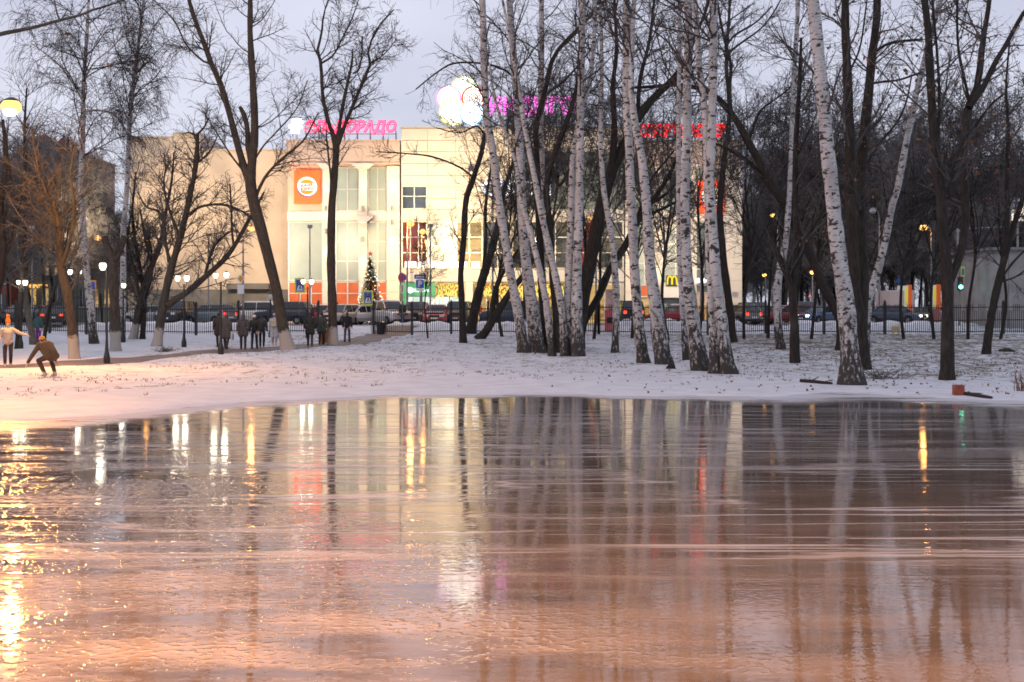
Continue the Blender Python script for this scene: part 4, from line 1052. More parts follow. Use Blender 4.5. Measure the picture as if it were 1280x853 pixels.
tree('dark leaning tree in front of the concrete garage at the right edge',
     [[(1232,443,5.6),(1235,420,5),(1244,372,4.8),(1254,331,4.5),(1262,300,4),(1268,280,3.6),(1276,255,3),(1284,220,2.4),(1290,170,1.6),(1296,100,1)],
      [(1256,320,3.4),(1259,270,3),(1259,235,2.7),(1260,164,2.2),(1257,110,1.6),(1262,50,1)],[(1252,348,1.6),(1265,330,1.4),(1282,312,1.1),(1300,290,0.8)],[(1253,352,1.3),(1270,346,1.1),(1290,332,0.8)]], seed=30, group=GR, tmin=0.35, leaves=0.16, **DK)
# left side
GL = 'trees on the left of the park'
tree('big forked tree with limewashed foot leaning left in front of the blank wall',
     [[(361,437,8.5),(353,406,6.8),(344,356,6.4),(335,321,6.6),(324,277,7.2),(315,243,7),(313,226,6.6),(315,205,5.6),(318,164,5),(316,103,4.2),(313,44,3.6),(313,0,3)],
      [(312,226,5),(306,212,4.8),(297,182,4.2),(288,147,3.9),(275,103,3.6),(265,82,3.4),(256,56,3.1),(245,29,2.8),(236,0,2.4)],
      [(313,200,3.6),(310,182,3.4),(309,161,3.2),(305,144,3),(300,134,2.2)],
      [(263,80,1.4),(253,76,1.3),(233,56,1.1),(218,26,1),(192,0,0.7)],
      [(319,250,2.2),(324,236,2),(335,217,1.9),(356,196,1.6),(379,176,1.2),(398,140,0.7)],[(316,204,1.2),(330,182,1.1),(344,167,1),(371,135,0.8),(384,100,0.5)],
      [(306,216,1.3),(290,196,1.1),(270,165,0.9),(255,140,0.6)]],
     seed=31, kind='limed', group=GL, tmin=0.45, dens=1.2, L0=2.4, droop=0.6)
tree('straight tree with limewashed foot and a wineglass crown in front of the roof letters',
     [[(417,432,6.4),(415,377,5.4),(414,318,5.2),(415,259,4.8),(416,243,4.6),(419,205,4.3),(420,181,4),(411,155,2.6),(404,123,2.3),(401,79,2),(397,63,1.8),(402,44,1.4),(404,21,1),(410,0,0.8)],
      [(421,181,2.6),(427,141,2.3),(433,111,2),(440,79,1.5),(441,62,0.8)],[(422,181,3),(433,152,2.5),(448,117,2.1),(459,90,1.9),(463,79,1.8),(460,67,1.4),(470,38,1.1),(492,12,0.8)],
      [(402,79,1.4),(416,70,1.2),(427,50,1.1),(439,26,0.9),(448,0,0.6)],[(441,92,1.2),(448,88,1.2),(452,70,1.1),(453,46,0.8)],[(416,240,1.5),(411,200,1.2),(408,170,0.9),(407,140,0.5)],
      [(463,79,1.2),(480,68,0.8),(496,48,0.5)]],
     seed=32, kind='limed', group=GL, tmin=0.4, dens=1.9, L0=2.0, droop=0.5)
tree('low spreading tree whose long limb stretches right above the double lanterns',
     [[(196,433,6.2),(200,406,5.8),(205,377,5.2),(215,333,4.6),(224,303,4.2),(233,265,3.7),(240,230,3.3),(243,217,3.2),(246,190,2.9),(247,167,2.3)],
      [(209,382,4.6),(222,373,4.2),(233,366,4),(256,347,3.6),(280,325,3.2),(294,306,2.9),(305,286,2.5),(316,266,2),(330,240,1.2)],
      [(236,268,1.9),(253,258,1.7),(283,257,1.4),(312,271,1.0),(322,290,0.7)],[(256,346,2),(260,330,1.7),(270,305,1.4),(285,290,0.8)],[(292,307,1.5),(290,289,1.4),(289,262,1.2),(287,230,1)],
      [(214,335,2.4),(206,300,2.2),(206,289,2),(198,265,1.7),(183,259,1.2),(172,240,0.8)],[(226,300,2),(214,270,1.7),(205,235,1.2),(208,205,0.8)],[(245,205,1.6),(262,190,1.2),(272,170,0.7)],[(247,168,1.5),(256,158,1.2),(262,146,0.7)],[(246,170,1.3),(236,166,1),(228,168,0.6)]],
     seed=33, kind='limed', group=GL, tmin=0.3, dens=2.4, L0=2.0, droop=0.3)
tree('limewashed slanting tree behind the low spreading tree',
     [[(166,424,5.4),(176,377,4.4),(190,333,3.6),(200,306,2.9),(206,270,2.2),(214,230,1.5),(218,190,0.9)],[(176,377,2.4),(168,340,2),(160,300,1.5),(166,250,0.9)],[(190,333,1.8),(182,300,1.5),(175,262,1)]], seed=34, kind='limed', group=GL, tmin=0.2, dens=2.4, L0=2.0, ext=1)
tree('lopped tree with two cut stumps and a bright limewashed foot behind the single lantern',
     [[(144,439,7),(144,394,6.3),(142,347,5.5),(141,324,5),(133,306,4),(130,296,3.6)],[(142,327,4.4),(149,316,4.2),(153,304,4),(155.5,295,3.7)]], seed=35, kind='limed', group=GL, tmin=0.6, dens=1.6, L0=1.1, top=False)
tree('dark tree with limewashed foot leaning left between the two left lanterns',
     [[(93,449,7),(91,418,6.2),(85,371,6),(76,336,4.8),(73,283,3.6),(67,259,2.9),(56,236,2.2),(46,200,1.5),(40,160,1)],[(76,336,3),(88,300,2.5),(92,260,2),(88,215,1.3),(94,180,0.8)],[(73,290,2),(60,260,1.5),(40,240,1)]], seed=36, kind='limed', group=GL, tmin=0.25, dens=1.9, L0=2.3)
BL = dict(kind='birch', name='birch_tree', cat='birch', droop=1.5, L0=3.4, dens=1.35)
tree('birch with hanging twigs on the left, standing clear against the sky beside the brick tower',
     [[(117,430,5.8),(114,394,5),(110,362,4.4),(106,318,4),(103,259,3.7),(101,246,3.6),(103,176,3.1),(104,117,2.7),(107,73,2.3),(110,29,1.8),(111,0,1.5)],
      [(104,126,1.3),(88,100,1.2),(70,78,1),(40,55,0.7)],[(105,100,1.2),(118,78,1),(140,60,0.8),(165,30,0.5)],[(104,92,1),(95,70,0.9),(78,45,0.7),(60,12,0.5)],[(104,140,1),(122,138,0.9),(144,146,0.8),(158,166,0.5)]], seed=37, group='birches on the left of the park', tmin=0.42, **BL)
tree('birch with hanging twigs at the left corner of the blank wall',
     [[(152,427,4.8),(152,406,4.4),(154,347,3.8),(155,277,3.4),(158,246,3.1),(160,190,2.7),(164,132,2.3),(170,82,2),(176,29,1.6),(179,0,1.3)],
      [(161,172,1),(150,150,0.9),(136,140,0.8),(118,138,0.5)],[(170,90,1),(186,78,0.9),(200,86,0.6)],[(164,130,0.9),(178,108,0.8),(196,102,0.5)]], seed=38, group='birches on the left of the park', tmin=0.42, **BL)
tree('slim pale leaning tree behind the person in the orange hat',
     [[(43,431,4.4),(35,394,3.9),(29,353,3.4),(24,300,2.8),(27,240,2.2),(22,190,1.4)],[(32,375,2),(38,330,1.6),(46,280,1)]], seed=39, kind='grey', group=GL, tmin=0.25, dens=1.5, L0=2.1, ext=2)
tree('thin dark stem slanting right behind the crouching person',
     [[(54,428,2.6),(60,395,2.2),(68,362,1.9),(80,320,1.5),(86,280,1.0)]], seed=40, kind='dark', group=GL, tmin=0.25, dens=1.8, L0=1.7)
tree('rough dark tree with dense twigs at the left edge, glowing in the lamp light',
     [[(-14,440,7),(-6,380,5.4),(4,320,4.6),(0,260,3.8),(8,200,3),(4,150,2)],[(2,330,3),(18,290,2.4),(26,240,1.8),(34,190,1.1)],[(2,280,2.4),(14,240,1.8),(10,200,1.2)]], seed=41, kind='dark', group=GL, tmin=0.2, dens=1.6, L0=2.3, ext=2, leaves=0.05)
tree('slim dark tree left of the tall orange street lamp pole',
     [[(22,436,4),(26,380,3.4),(30,300,2.8),(32,220,2.3),(31,160,1.8),(33,110,1)]], seed=42, kind='dark', group=GL, tmin=0.2, dens=1.6, L0=2.2, ext=2)
tree('dark little tree with many stems behind the lopped tree',
     [[(178,424,3.5),(180,370,3),(172,320,2.2),(166,270,1.6),(170,215,1)],[(180,380,2),(190,340,1.5),(186,290,1)],[(176,350,1.8),(164,330,1.4),(150,290,0.8)]], seed=43, kind='dark', group=GL, tmin=0.12, dens=2.8, L0=2.2, ext=1)

# tree at the left, outside the picture, that holds the lamp-lit branch overhead
tree('tree at the left edge whose rust-lit branch reaches in overhead',
     [[(-150,528,14),(-146,420,12),(-140,300,10.5),(-132,180,9),(-120,60,7.5),(-112,-60,6),(-104,-200,4),(-100,-330,2)],
      [(-132,130,4.6),(-80,74,3.6),(-40,54,3.1),(0,42.5,2.7),(40,35,2.3),(75,26,2.1),(100,20,1.8),(118,13,1.5),(140,7,1.2),(165,-3,0.9),(190,-16,0.5)],
      [(75,26,1.2),(71,16,1.1),(69,6,0.9),(66,-8,0.6)],[(77,25,0.8),(81,18,0.7),(85,11,0.5)],[(104,19,0.8),(108,26,0.7),(107,33,0.5)],[(118,13,0.8),(116,3,0.7),(118,-8,0.5)]],
     seed=44, kind='grey', tmin=0.3, dens=0.35, L0=1.3, top=False, leaves=0.12, levels=2)

# young thin trees between the fence and the birches (dense twigs behind the clump)
GY = 'young bare trees by the fence'
yg = [(628,421,'young bare tree by the fence behind the low snow-dusted trunk'),(722,423,'young bare tree by the fence behind the brightest birch'),(790,423,'young bare tree by the fence left of the close birch pair'),(872,424,'young bare tree by the fence behind the birch right of the letter M'),(990,423,'young bare tree by the fence behind the medium dark tree'),(1085,424,'young bare tree by the fence behind the twin-stemmed tree'),(1168,424,'young bare tree by the fence left of the brown tree'),(1250,424,'young bare tree by the fence before the concrete garage'),
 (742,424,'young bare tree by the fence just right of the middle clump'),(836,426,'young bare tree by the fence behind the black-footed birch'),(930,424,'young bare tree by the fence right of the white birch row'),
      (1014,424,'young bare tree by the fence between the medium dark tree and the largest birch'),(1130,424,'young bare tree by the fence beside the yellow stool'),(1210,424,'young bare tree by the fence just right of the traffic light tree'),
      (535,423,'young bare tree by the fence under the parking sign'),(648,423,'young bare tree by the fence behind the leftmost birch'),(698,422,'young bare tree by the fence hidden in the middle clump'),(960,423,'young bare tree by the fence behind the thin pale birch')]
protos = []
for i, (sd, H, nl) in enumerate(((201, 15, 8), (202, 17, 9), (203, 13.5, 8))):
    protos.append(stem_tree_mesh(sd, H, 0.11, 0.01*(i-1), nl, 0.85, 2.8, 80, 0.05 if i == 1 else 0.0))
def put_stem(pr, name, label, loc, rz, sc, group):
    t = thing(name, label, 'tree', loc, rz, group); t.scale = (sc, sc, sc)
    mesh_obj('trunk', pr[0], t); c = mesh_obj('crown', pr[1], t)
    if pr[2]: mesh_obj('dead_leaves', pr[2], c)
    return t
for i, (px, py, lb) in enumerate(yg):
    h_ = hit(px, py)
    sc = 0.55 if px in (535,) else (0.95+0.1*rnd.random())
    put_stem(protos[i % 3], 'young_tree', lb, h_, rnd.uniform(0, 6.28), sc, GY)

# the wood behind the car park
wood = [stem_tree_mesh(301+i, H, r0, 0.0, nl, dn, 3.6, 150, 0.0, 0.45, 'twig_wood') for i, (H, r0, nl, dn) in enumerate(((22,0.22,8,1.5),(19,0.18,9,1.6),(24,0.25,7,1.45),(17,0.16,8,1.7)))]
GW = 'trees of the wood behind the car park'
n_w = 0
for row, (D, x0, x1, stp) in enumerate(((122, 985, 1420, 34), (134, 940, 1460, 28), (148, 935, 1500, 24), (164, 930, 1540, 20))):
    px = x0
    while px < x1:
        x = (px-640)/F*D; y = D+rnd.uniform(-4, 4)
        put_stem(wood[rnd.randrange(4)], 'wood_tree', 'bare dark tree in the thick wood behind the car park on the right', (x, y, 1.2), rnd.uniform(0, 6.28), rnd.uniform(0.62, 0.92), GW)
        px += stp*rnd.uniform(0.7, 1.3); n_w += 1
GV = 'trees among the buildings on the left'
for (px, D, sc) in ((-60,118,0.85),(8,116,0.85),(40,112,0.75),(56,104,0.7),(66,120,0.78),(90,112,0.6),(128,118,0.5),(150,112,0.45),(110,100,0.5)):
    put_stem(wood[rnd.randrange(4)], 'street_tree', 'bare dark tree before the brick tower and low shop on the left', ((px-640)/F*D, D, 1.2), rnd.uniform(0,6.28), sc, GV)
# the closed mass of the wood farther off
rng = np.random.default_rng(77)
n = 750
xx = rng.uniform(28, 260, n); yy = rng.uniform(172, 240, n); hh = rng.uniform(10, 17, n)
zz = np.linspace(0, 1, 6)
Pm = np.stack([np.stack([xx+rng.normal(size=n)*0.4*q, yy+0*xx, 1.0+hh*q], 1) for q in zz], 1)
Rm = (0.16*(1-0.85*zz))[None,:]*rng.uniform(0.7,1.3,n)[:,None]
v1, q1, _ = tubes(Pm, Rm, 4)
bb1, rr1 = grow(rng, Pm, Rm, 0.9, 0.2, 42, 5.0, 5, 0.16, 0.1, 0.5, 0.06, 0.025)
v2, q2, _ = tubes(bb1, rr1, 3)
bb2, rr2 = grow(rng, bb1, rr1, 0.8, 0.2, 42, 2.4, 4, 0.16, 0.05, 0.7, 0.03, 0.02)
v3, q3, _ = tubes(bb2, rr2, 3)
V = np.concatenate([v1, v2, v3]); Q = np.concatenate([q1, q2+len(v1), q3+len(v1)+len(v2)])
o = mesh_obj('woods', np_mesh('woods', V, Q, MATS['twig_wood'])); tag(o, 'far-off bare wood closing the view behind the car park', 'woods', kind='stuff')

# ------------------------------------------------------------------ low plants
def twig_bush(name, label, cat, px, py, W_, H_, n, seed, mat='twig', lean=0.0, D=None):
    rng = np.random.default_rng(seed); h = hit(px, py)
    a = rng.uniform(0, 2*PI, n); sp = rng.uniform(0.15, 1.0, n)
    st = np.c_[rng.normal(size=n)*W_*0.18, rng.normal(size=n)*W_*0.12, np.zeros(n)-0.03]
    d = np.c_[np.cos(a)*sp+lean, np.sin(a)*sp*0.7, rng.uniform(0.25, 1.0, n)]
    pts = [st]
    d = d*np.array([W_*0.5, W_*0.5, H_])/5
    for j in range(5): pts.append(pts[-1]+d); d = d*np.array([1,1,0.82])+rng.normal(size=(n,3))*0.012
    Ps = np.stack(pts, 1); Rs = np.linspace(0.009, 0.004, 6)[None]*np.ones((n,1))
    b, r = grow(rng, Ps, Rs, 5, 0.25, 45, H_*0.4, 4, 0.2, 0.0, 0.7, 0.006, 0.004)
    v1, q1, _ = tubes(Ps, Rs, 4); v2, q2, _ = tubes(b, r, 3)
    o = mesh_obj(name, np_mesh(name, np.concatenate([v1,v2]), np.concatenate([q1, q2+len(v1)]), MATS[mat]), None, h)
    return tag(o, label, cat)
twig_bush('shrub', 'low dry shrub sprawling on the snow right of the largest birch', 'shrub', 1106, 474, 1.7, 0.55, 60, 5, lean=-0.1)
twig_bush('brush_pile', 'small heap of cut brush at the foot of the low spreading tree', 'brush', 205, 440, 1.1, 0.45, 70, 6)
twig_bush('shrub', 'thin dry weed stems at the right edge of the ice', 'shrub', 1277, 489, 0.5, 0.8, 26, 7, 'dead_leaf')
# tufts of dead grass that stand out of the snow
plain('dry_grass', (0.13,0.10,0.06), 0.9, 0.4, 2, 0)
rng = np.random.default_rng(5)
n = 8000
yy = 31+55*rng.random(n)**0.8; xx = rng.uniform(-0.47, 0.47, n)*yy*1.0
cl = np.sin(xx*0.9+1.3*np.sin(yy*0.5))+np.sin(yy*0.8+xx*0.4)+0.8*np.sin(xx*2.3-yy*1.1)
keep = (yy-shore(xx) > 2.6) & (yy < 86) & (cl+rng.normal(size=n)*0.7 > 0.75-0.5*(xx > 7)) & (rng.random(n) < np.clip((yy-shore(xx)-2)/8, 0.05, 1)) & (xx > -16)
xx = xx[keep]; yy = yy[keep]; m = len(xx); k = 4
px_ = np.repeat(xx, k)+rng.normal(size=m*k)*0.06; py_ = np.repeat(yy, k)+rng.normal(size=m*k)*0.06; z_ = gz(px_, py_)-0.01
h_ = rng.uniform(0.02, 0.09, m*k); wd = rng.uniform(0.006, 0.016, m*k); dx = rng.normal(size=m*k)*0.06; dy = rng.normal(size=m*k)*0.05
V = np.stack([np.c_[px_-wd, py_, z_], np.c_[px_+wd, py_, z_], np.c_[px_+dx+wd*0.3, py_+dy, z_+h_], np.c_[px_+dx-wd*0.3, py_+dy, z_+h_]], 1).reshape(-1,3)
o = mesh_obj('dry_grass', np_mesh('dry_grass', V, np.arange(len(V)).reshape(-1,4), MATS['dry_grass'], False)); tag(o, 'dead grass blades sticking out of the thin snow', 'grass', kind='stuff')
# fallen leaves on the snow at the right
n = 1300
yy = rng.uniform(30, 62, n); xx = rng.uniform(1, 22, n)
kp = (yy-shore(xx) > 0.4) & (rng.random(n) < np.clip(xx/12, 0.15, 1)); xx = xx[kp]; yy = yy[kp]; m = len(xx)
c = np.c_[xx, yy, gz(xx, yy)+0.02]; a = rng.uniform(0, 6.28, m); s_ = rng.uniform(0.025, 0.06, m)
u = np.c_[np.cos(a)*s_, np.sin(a)*s_, rng.normal(size=m)*0.02]; v = np.c_[-np.sin(a)*s_*0.7, np.cos(a)*s_*0.7, rng.normal(size=m)*0.025]
V = np.stack([c-u, c+v, c+u, c-v], 1).reshape(-1,3)
o = mesh_obj('fallen_leaves', np_mesh('fallen_leaves', V, np.arange(4*m).reshape(-1,4), MATS['dead_leaf'], False)); tag(o, 'brown fallen leaves scattered over the snow on the right', 'leaves', kind='stuff')
# ------------------------------------------------------------------ other buildings and walls
def far_block(name, label, cat, x0, x1, yt, D, dep, mat, rows, cols, wm, roofpieces=(), lit=0.12, seed=1, zb=1.2):
    r = random.Random(seed)
    X0, X1, Z1 = bX(x0, D), bX(x1, D), bZ(yt, D)
    t = thing(name, label, cat, ((X0+X1)/2, D, zb)); o = t.location[:]
    m = MB(); m.box(X0, X1, D, D+dep, zb-0.3, Z1); m.build('wall', mat, t, o)
    m = MB(); m.box(X0-0.25, X1+0.25, D-0.3, D+dep+0.3, Z1+0.002, Z1+0.45); rf = m.build('roof', M('roof_grey'), t, o)
    cw = (X1-X0)/cols; rh = (Z1-zb-1.0)/rows
    for i in range(cols):
        for j in range(rows):
            a = X0+cw*(i+0.26); b = X0+cw*(i+0.74); z0 = zb+1.0+rh*(j+0.22); z1 = zb+1.0+rh*(j+0.78)
            m = MB(); m.box(a, b, D-0.06, D-0.01, z0, z1); wd = m.build('window', wm[1] if r.random() < lit else wm[0], t, o)
            f = MB(); f.box(a-0.08, b+0.08, D-0.16, D-0.02, z0-0.12, z0-0.005); f.box((a+b)/2-0.04, (a+b)/2+0.04, D-0.1, D-0.065, z0, z1); f.build('frame', M('frame_alu'), wd, o)
    return t, X0, X1, Z1
plain('brick_brown', (0.30,0.19,0.14), 0.85, 0.25, 1.5, 0.3)
plain('brick_red', (0.30,0.11,0.085), 0.85, 0.25, 1.5, 0.3)
plain('shop_green', (0.22,0.27,0.24), 0.7, 0.2, 0.6, 0.1)
lw = lit_pane('pane_home', (0.7,0.42,0.15), (1.0,0.8,0.45), 0.8)
TW = thing('brick_tower', 'brown brick apartment tower with small roof domes behind the trees at the left', 'building', (bX(20,150), 150, 1.2)); tO = TW.location[:]
m = MB(); m.box(bX(-70,150), bX(38,150), 150, 170, 0.9, bZ(200,150)); m.box(bX(38.2,150), bX(84,150), 151, 168, 0.9, bZ(186,150)); m.build('wall', M('brick_brown'), TW, tO)
m = MB(); m.box(bX(-71,150), bX(38.6,150), 149.6, 170.3, bZ(200,150)+.002, bZ(197,150)); m.box(bX(38.8,150), bX(85,150), 150.6, 168.3, bZ(186,150)+.002, bZ(183.5,150)); m.build('roof', M('roof_grey'), TW, tO)
for (px, py, r_) in ((44,166,0.9),(68,172,0.7)):
    x = bX(px,150); m = MB(); z0 = bZ(184,150)
    m.lathe((x,153,z0), [(r_,0),(r_,0.9*r_),(r_*1.15,1.0*r_),(r_*0.95,1.5*r_),(r_*0.5,1.95*r_),(0.06,2.2*r_),(0.05,2.9*r_)], 14); m.build('dome', M('brick_red'), TW, tO, smooth=True)
r2 = random.Random(4)
for i, px in enumerate((-55,-35,-15,3,20,45,58,72)):
    for j in range(7):
        yt = 212+j*27
        a, b = bX(px,150), bX(px+8,150); z0, z1 = bZ(yt+15,150), bZ(yt,150); yd = 150 if px < 38 else 151
        m = MB(); m.box(a, b, yd-0.06, yd-0.01, z0, z1); wd = m.build('window', lw if r2.random() < 0.12 else M('glass_dark'), TW, tO)
        f = MB(); f.box(a-0.08, b+0.08, yd-0.2, yd-0.02, z0-0.15, z0-0.005); f.box((a+b)/2-0.04, (a+b)/2+0.04, yd-0.1, yd-0.065, z0, z1); f.build('frame', M('frame_alu'), wd, tO)
far_block('shop_building', 'low grey green shop building with a few lit windows behind the left trees', 'building', 18, 158, 312, 124, 14, M('shop_green'), 2, 9, (M('glass_dark'), WP['amber']), lit=0.3, seed=8)
far_block('row_house', 'reddish low house at the far left behind the fence', 'building', -150, 14, 330, 120, 14, M('brick_red'), 2, 7, (M('glass_dark'), lw), lit=0.2, seed=9)
# a string of warm lamps along the low shop
m = MB()
for i in range(26):
    x = bX(36+i*0.9, 123.7)+rnd.uniform(-.05,.05); m.box(x-0.05, x+0.05, 123.6, 123.68, bZ(357+rnd.uniform(-2.5,2.5),123.7)-0.1, bZ(357,123.7)+0.1)
c_ = m.build('fairy_lights', glow('fairy_orange', (1.0,0.5,0.12), 1.4)); tag(c_, 'string of small orange lamps along the low green shop', 'lights')

# concrete garage at the right edge
GA = thing('garage', 'grey concrete garage with a dark door at the right edge behind the fence', 'garage', (bX(1275,90), 90, 0.95)); gO = GA.location[:]
m = MB(); 
for i in range(5): m.box(bX(1239+i*22,90), bX(1261+i*22,90)-0.03, 90, 98, 0.5, bZ(313,90))
m.build('wall', M('concrete'), GA, gO)
m = MB(); m.box(bX(1238,90)-0.2, bX(1349,90)+0.2, 89.7, 98.2, bZ(313,90)+.002, bZ(309.5,90)); m.build('roof', M('roof_grey'), GA, gO)
m = MB(); m.box(bX(1290,90), bX(1325,90), 89.92, 89.995, 0.9, bZ(345,90)); d_ = m.build('door', M('concrete_dark'), GA, gO)
m = MB(); m.box(bX(1294,90), bX(1296,90), 89.84, 89.915, bZ(380,90), bZ(376,90)); m.build('handle', M('steel_grey'), d_, gO)

# ------------------------------------------------------------------ iron fence
def fence(name, label, posts, y, ornate, rail_top=0.35, H=2.05):
    xs = [bX(p, y) for p in posts]
    z0 = lambda x: float(gz(x, y))
    t = thing(name, label, 'fence', (xs[0], y, z0(xs[0]))); o = t.location[:]
    for x in xs:
        m = MB(); z = z0(x); m.box(x-0.075, x+0.075, y-0.075, y+0.075, z-0.15, z+H+0.1, bev=0.01); m.lathe((x, y, z+H+0.1), [(0.07,0),(0.07,0.04),(0.02,0.1),(0.005,0.14)], 8); m.build('post', M('iron_black'), t, o)
    for i in range(len(xs)-1):
        a, b = xs[i]+0.06, xs[i+1]-0.06; za, zb_ = z0(a), z0(b); m = MB(); n = max(4, int((b-a)/0.135))
        def zz(x): return za+(zb_-za)*(x-a)/(b-a)
        for h in ((0.22, H-rail_top) if not ornate else (0.2, 0.95, H-0.25)):
            m.tube([(a,y,za+h),(b,y,zb_+h)], 0.03, 4)
        for j in range(n):
            x = a+(b-a)*(j+0.5)/n
            hi = H-0.02 if not ornate else (H-0.05 if j % 6 not in (2,3) else H-0.5)
            m.box(x-0.017, x+0.017, y-0.035, y-0.008, zz(x)+0.08, zz(x)+hi)
        if ornate:
            for j in range(2, n-3, 6):
                x0 = a+(b-a)*(j+0.5)/n; x1 = a+(b-a)*(j+1.5)/n
                for h in (0.36, H-0.5): m.box(x0-0.02, x1+0.02, y-0.035, y-0.008, zz(x0)+h-0.015, zz(x0)+h+0.015)
        m.build('bar_panel', M('iron_black'), t, o)
    return t
YF = 85.0
fence('iron_fence', 'black iron fence of plain bars running left from the gate opening', [-30,20,62,108,155,200,245,298,350,398], YF, False)
fence('iron_fence', 'black iron fence of plain bars between the gate opening and the middle clump', [467,515,564,610,652,700,748], YF, False)
fence('iron_fence', 'black iron fence with rectangular hoops from the birches to the right edge', [748.8,815,885,957,1030,1106,1180,1254,1330], YF, True)
# sign hut / dustbin at the gate
h = G(bX(476,84.2), 84.2); t = thing('litter_bin', 'dark litter bin at the fence post by the gate opening', 'bin', h)
m = MB(); m.lathe((0,0,0), [(0.26,0.05),(0.32,0.75),(0.34,0.78),(0.34,0.84),(0.28,0.84),(0.26,0.5)], 14); m.build('bucket', M('iron_black'), t, smooth=False); m = MB(); m.tube([(-0.36,0,0),(-0.36,0,0.8)],0.02,6); m.tube([(0.36,0,0),(0.36,0,0.8)],0.02,6); m.build('stand', M('iron_black'), t)

# ------------------------------------------------------------------ lamps
LW = glow('lamp_white', (1.0,0.95,0.80), 4.2); LOF = glow('lamp_sodium_far', (1.0,0.46,0.10), 4.5); LOB = glow('lamp_sodium_near', (1.0,0.45,0.11), 3.4)
plain('lamp_off', (0.5,0.5,0.5), 0.3, 0.05, 2, 0)
def lantern(label, px, py, lamps, D=None, lit=True, power=22, group='park lanterns'):
    """cast park lantern: lamps = [(px, py, r_px)]"""
    h = hit(px, py) if D is None else G((px-640)/F*D, D)
    t = thing('park_lantern', label, 'lantern', h, 0, group); d = h.y
    top = bZ(max(l[1] for l in lamps), d)-h.z
    ptop = top-(0.18 if len(lamps) == 1 else 0.30)
    m = MB(); m.lathe((0,0,0), [(0.13,-0.1),(0.13,0.25),(0.075,0.5),(0.05,0.9),(0.042,ptop-0.1),(0.06,ptop)], 10); m.build('pole', M('iron_black'), t)
    for (lx, ly, r) in lamps:
        x = bX(lx, d)-h.x; z = bZ(ly, d)-h.z; r_ = r/F*d
        if len(lamps) > 1:
            m = MB(); m.tube([(0,0,ptop-0.12),(x*0.55,0,ptop-0.16),(x*0.95,0,z-r_-0.12),(x,0,z-r_-0.02)], 0.022, 6); m.build('arm', M('iron_black'), t)
        m = MB(); m.lathe((x,0,z), [(r_*0.55,-r_*1.05),(r_*0.85,-r_*0.4),(r_*0.98,r_*0.3),(r_*0.75,r_*0.82),(r_*0.3,r_*1.0)], 14)
        gb = m.build('lamp_globe', LW if lit else M('lamp_off'), t, smooth=True)
        m = MB(); m.lathe((x,0,z), [(r_*0.78,r_*0.84),(r_*0.5,r_*1.15),(r_*0.12,r_*1.35),(0.01,r_*1.7)], 10); m.build('lamp_cap', M('iron_black'), gb)
        if lit: point('lamp_light', (h.x+x, h.y-r_-0.25, h.z+z-0.1), power, (1.0,0.88,0.66), 0.12, t)
    return t
lantern('single park lantern standing at the path on the left, nearest to the ice', 133.5, 455, [(128.5,333,4.6)])
lantern('twin park lantern in front of the low spreading tree', 230, 438, [(222,348,3.3),(233.5,348,3.5)], D=64)
lantern('twin park lantern right of the low spreading tree, closest to the walkers', 276, 443, [(269.5,344.5,3.2),(283,344,3.4)])
lantern('twin park lantern in front of the orange panels of the left block', 384.5, 425, [(379,352,3),(389.5,352.5,3)], D=79)
lantern('twin park lantern far left behind the person in the orange hat', 26, 436, [(23,353,2.6),(31.5,353.5,3.3)])
lantern('park lantern behind the dark tree with limewashed foot', 96, 432, [(87.5,340,3.2),(100,340,2.4)], D=66)
lantern('small park lantern seen to the right of the lopped tree', 154, 428, [(154.5,357,3)], D=72)
lantern('unlit park lantern hidden behind the big forked tree', 338, 424, [(338,371,3.6)], D=79, lit=False)

def street_lamp(label, px, D, hx, hy, on=True, power=500, mat=None, big=1.0, py_base=None, col=(1.0,0.42,0.10), group='street lamps beyond the fence', light=True, polemat='steel_grey'):
    x = bX(px, D); h = G(x, D)
    t = thing('street_lamp', label, 'street lamp', h, 0, group)
    lx, lz = bX(hx, D)-x, bZ(hy, D)-h.z
    m = MB(); m.tube([(0,0,-0.1),(0,0,1.2),(0,0,lz*0.93)], [0.10,0.085,0.055], 10); m.build('pole', M(polemat), t)
    m = MB(); m.tube([(0,0,lz*0.93),(lx*0.15,0,lz*0.98),(lx*0.6,0,lz+0.12),(lx*0.9,0,lz+0.13*big)], 0.032, 6); m.build('arm', M(polemat), t)
    m = MB(); m.lathe((lx,0,lz), [(0.08*big,0.19*big),(0.2*big,0.13*big),(0.23*big,0.09*big)], 12); m.build('lamp_head', M(polemat), t)
    m = MB(); m.ball((lx,0,lz-0.06*big), (0.28*big,0.26*big,0.22*big)); m.build('lamp_bowl', (mat or LOF) if on else M('lamp_off'), t, smooth=True)
    if on and light and big > 1.25: spot('lamp_light', (x+lx, D-0.1, h.z+lz-0.5*big), (x+lx+2.0, D-6, 0), power, 120, col, 0.8, 0.25, t); qb = MB(); qb.ball((lx,-0.1,lz-0.20*big), (0.19*big,0.17*big,0.13*big)); qb.build('bulb', glow('bulb_near', (1.0,0.86,0.55), 30.0), t, smooth=True); point('bowl_light', (x+lx, D-0.1, h.z+lz-0.5*big), 4600, col, 0.25, t)
    elif on and light: point('lamp_light', (x+lx, D-0.1, h.z+lz-0.35*big), power, col, 0.2, t)
    return t
# the big sodium lamp over the left of the pond
street_lamp('tall street lamp with a glaring orange bowl over the left bank', -14, 46, 14, 131, True, 5000, LOB, 1.3, col=(1.0,0.40,0.075), polemat='iron_black', group='sodium lamps round the pond')
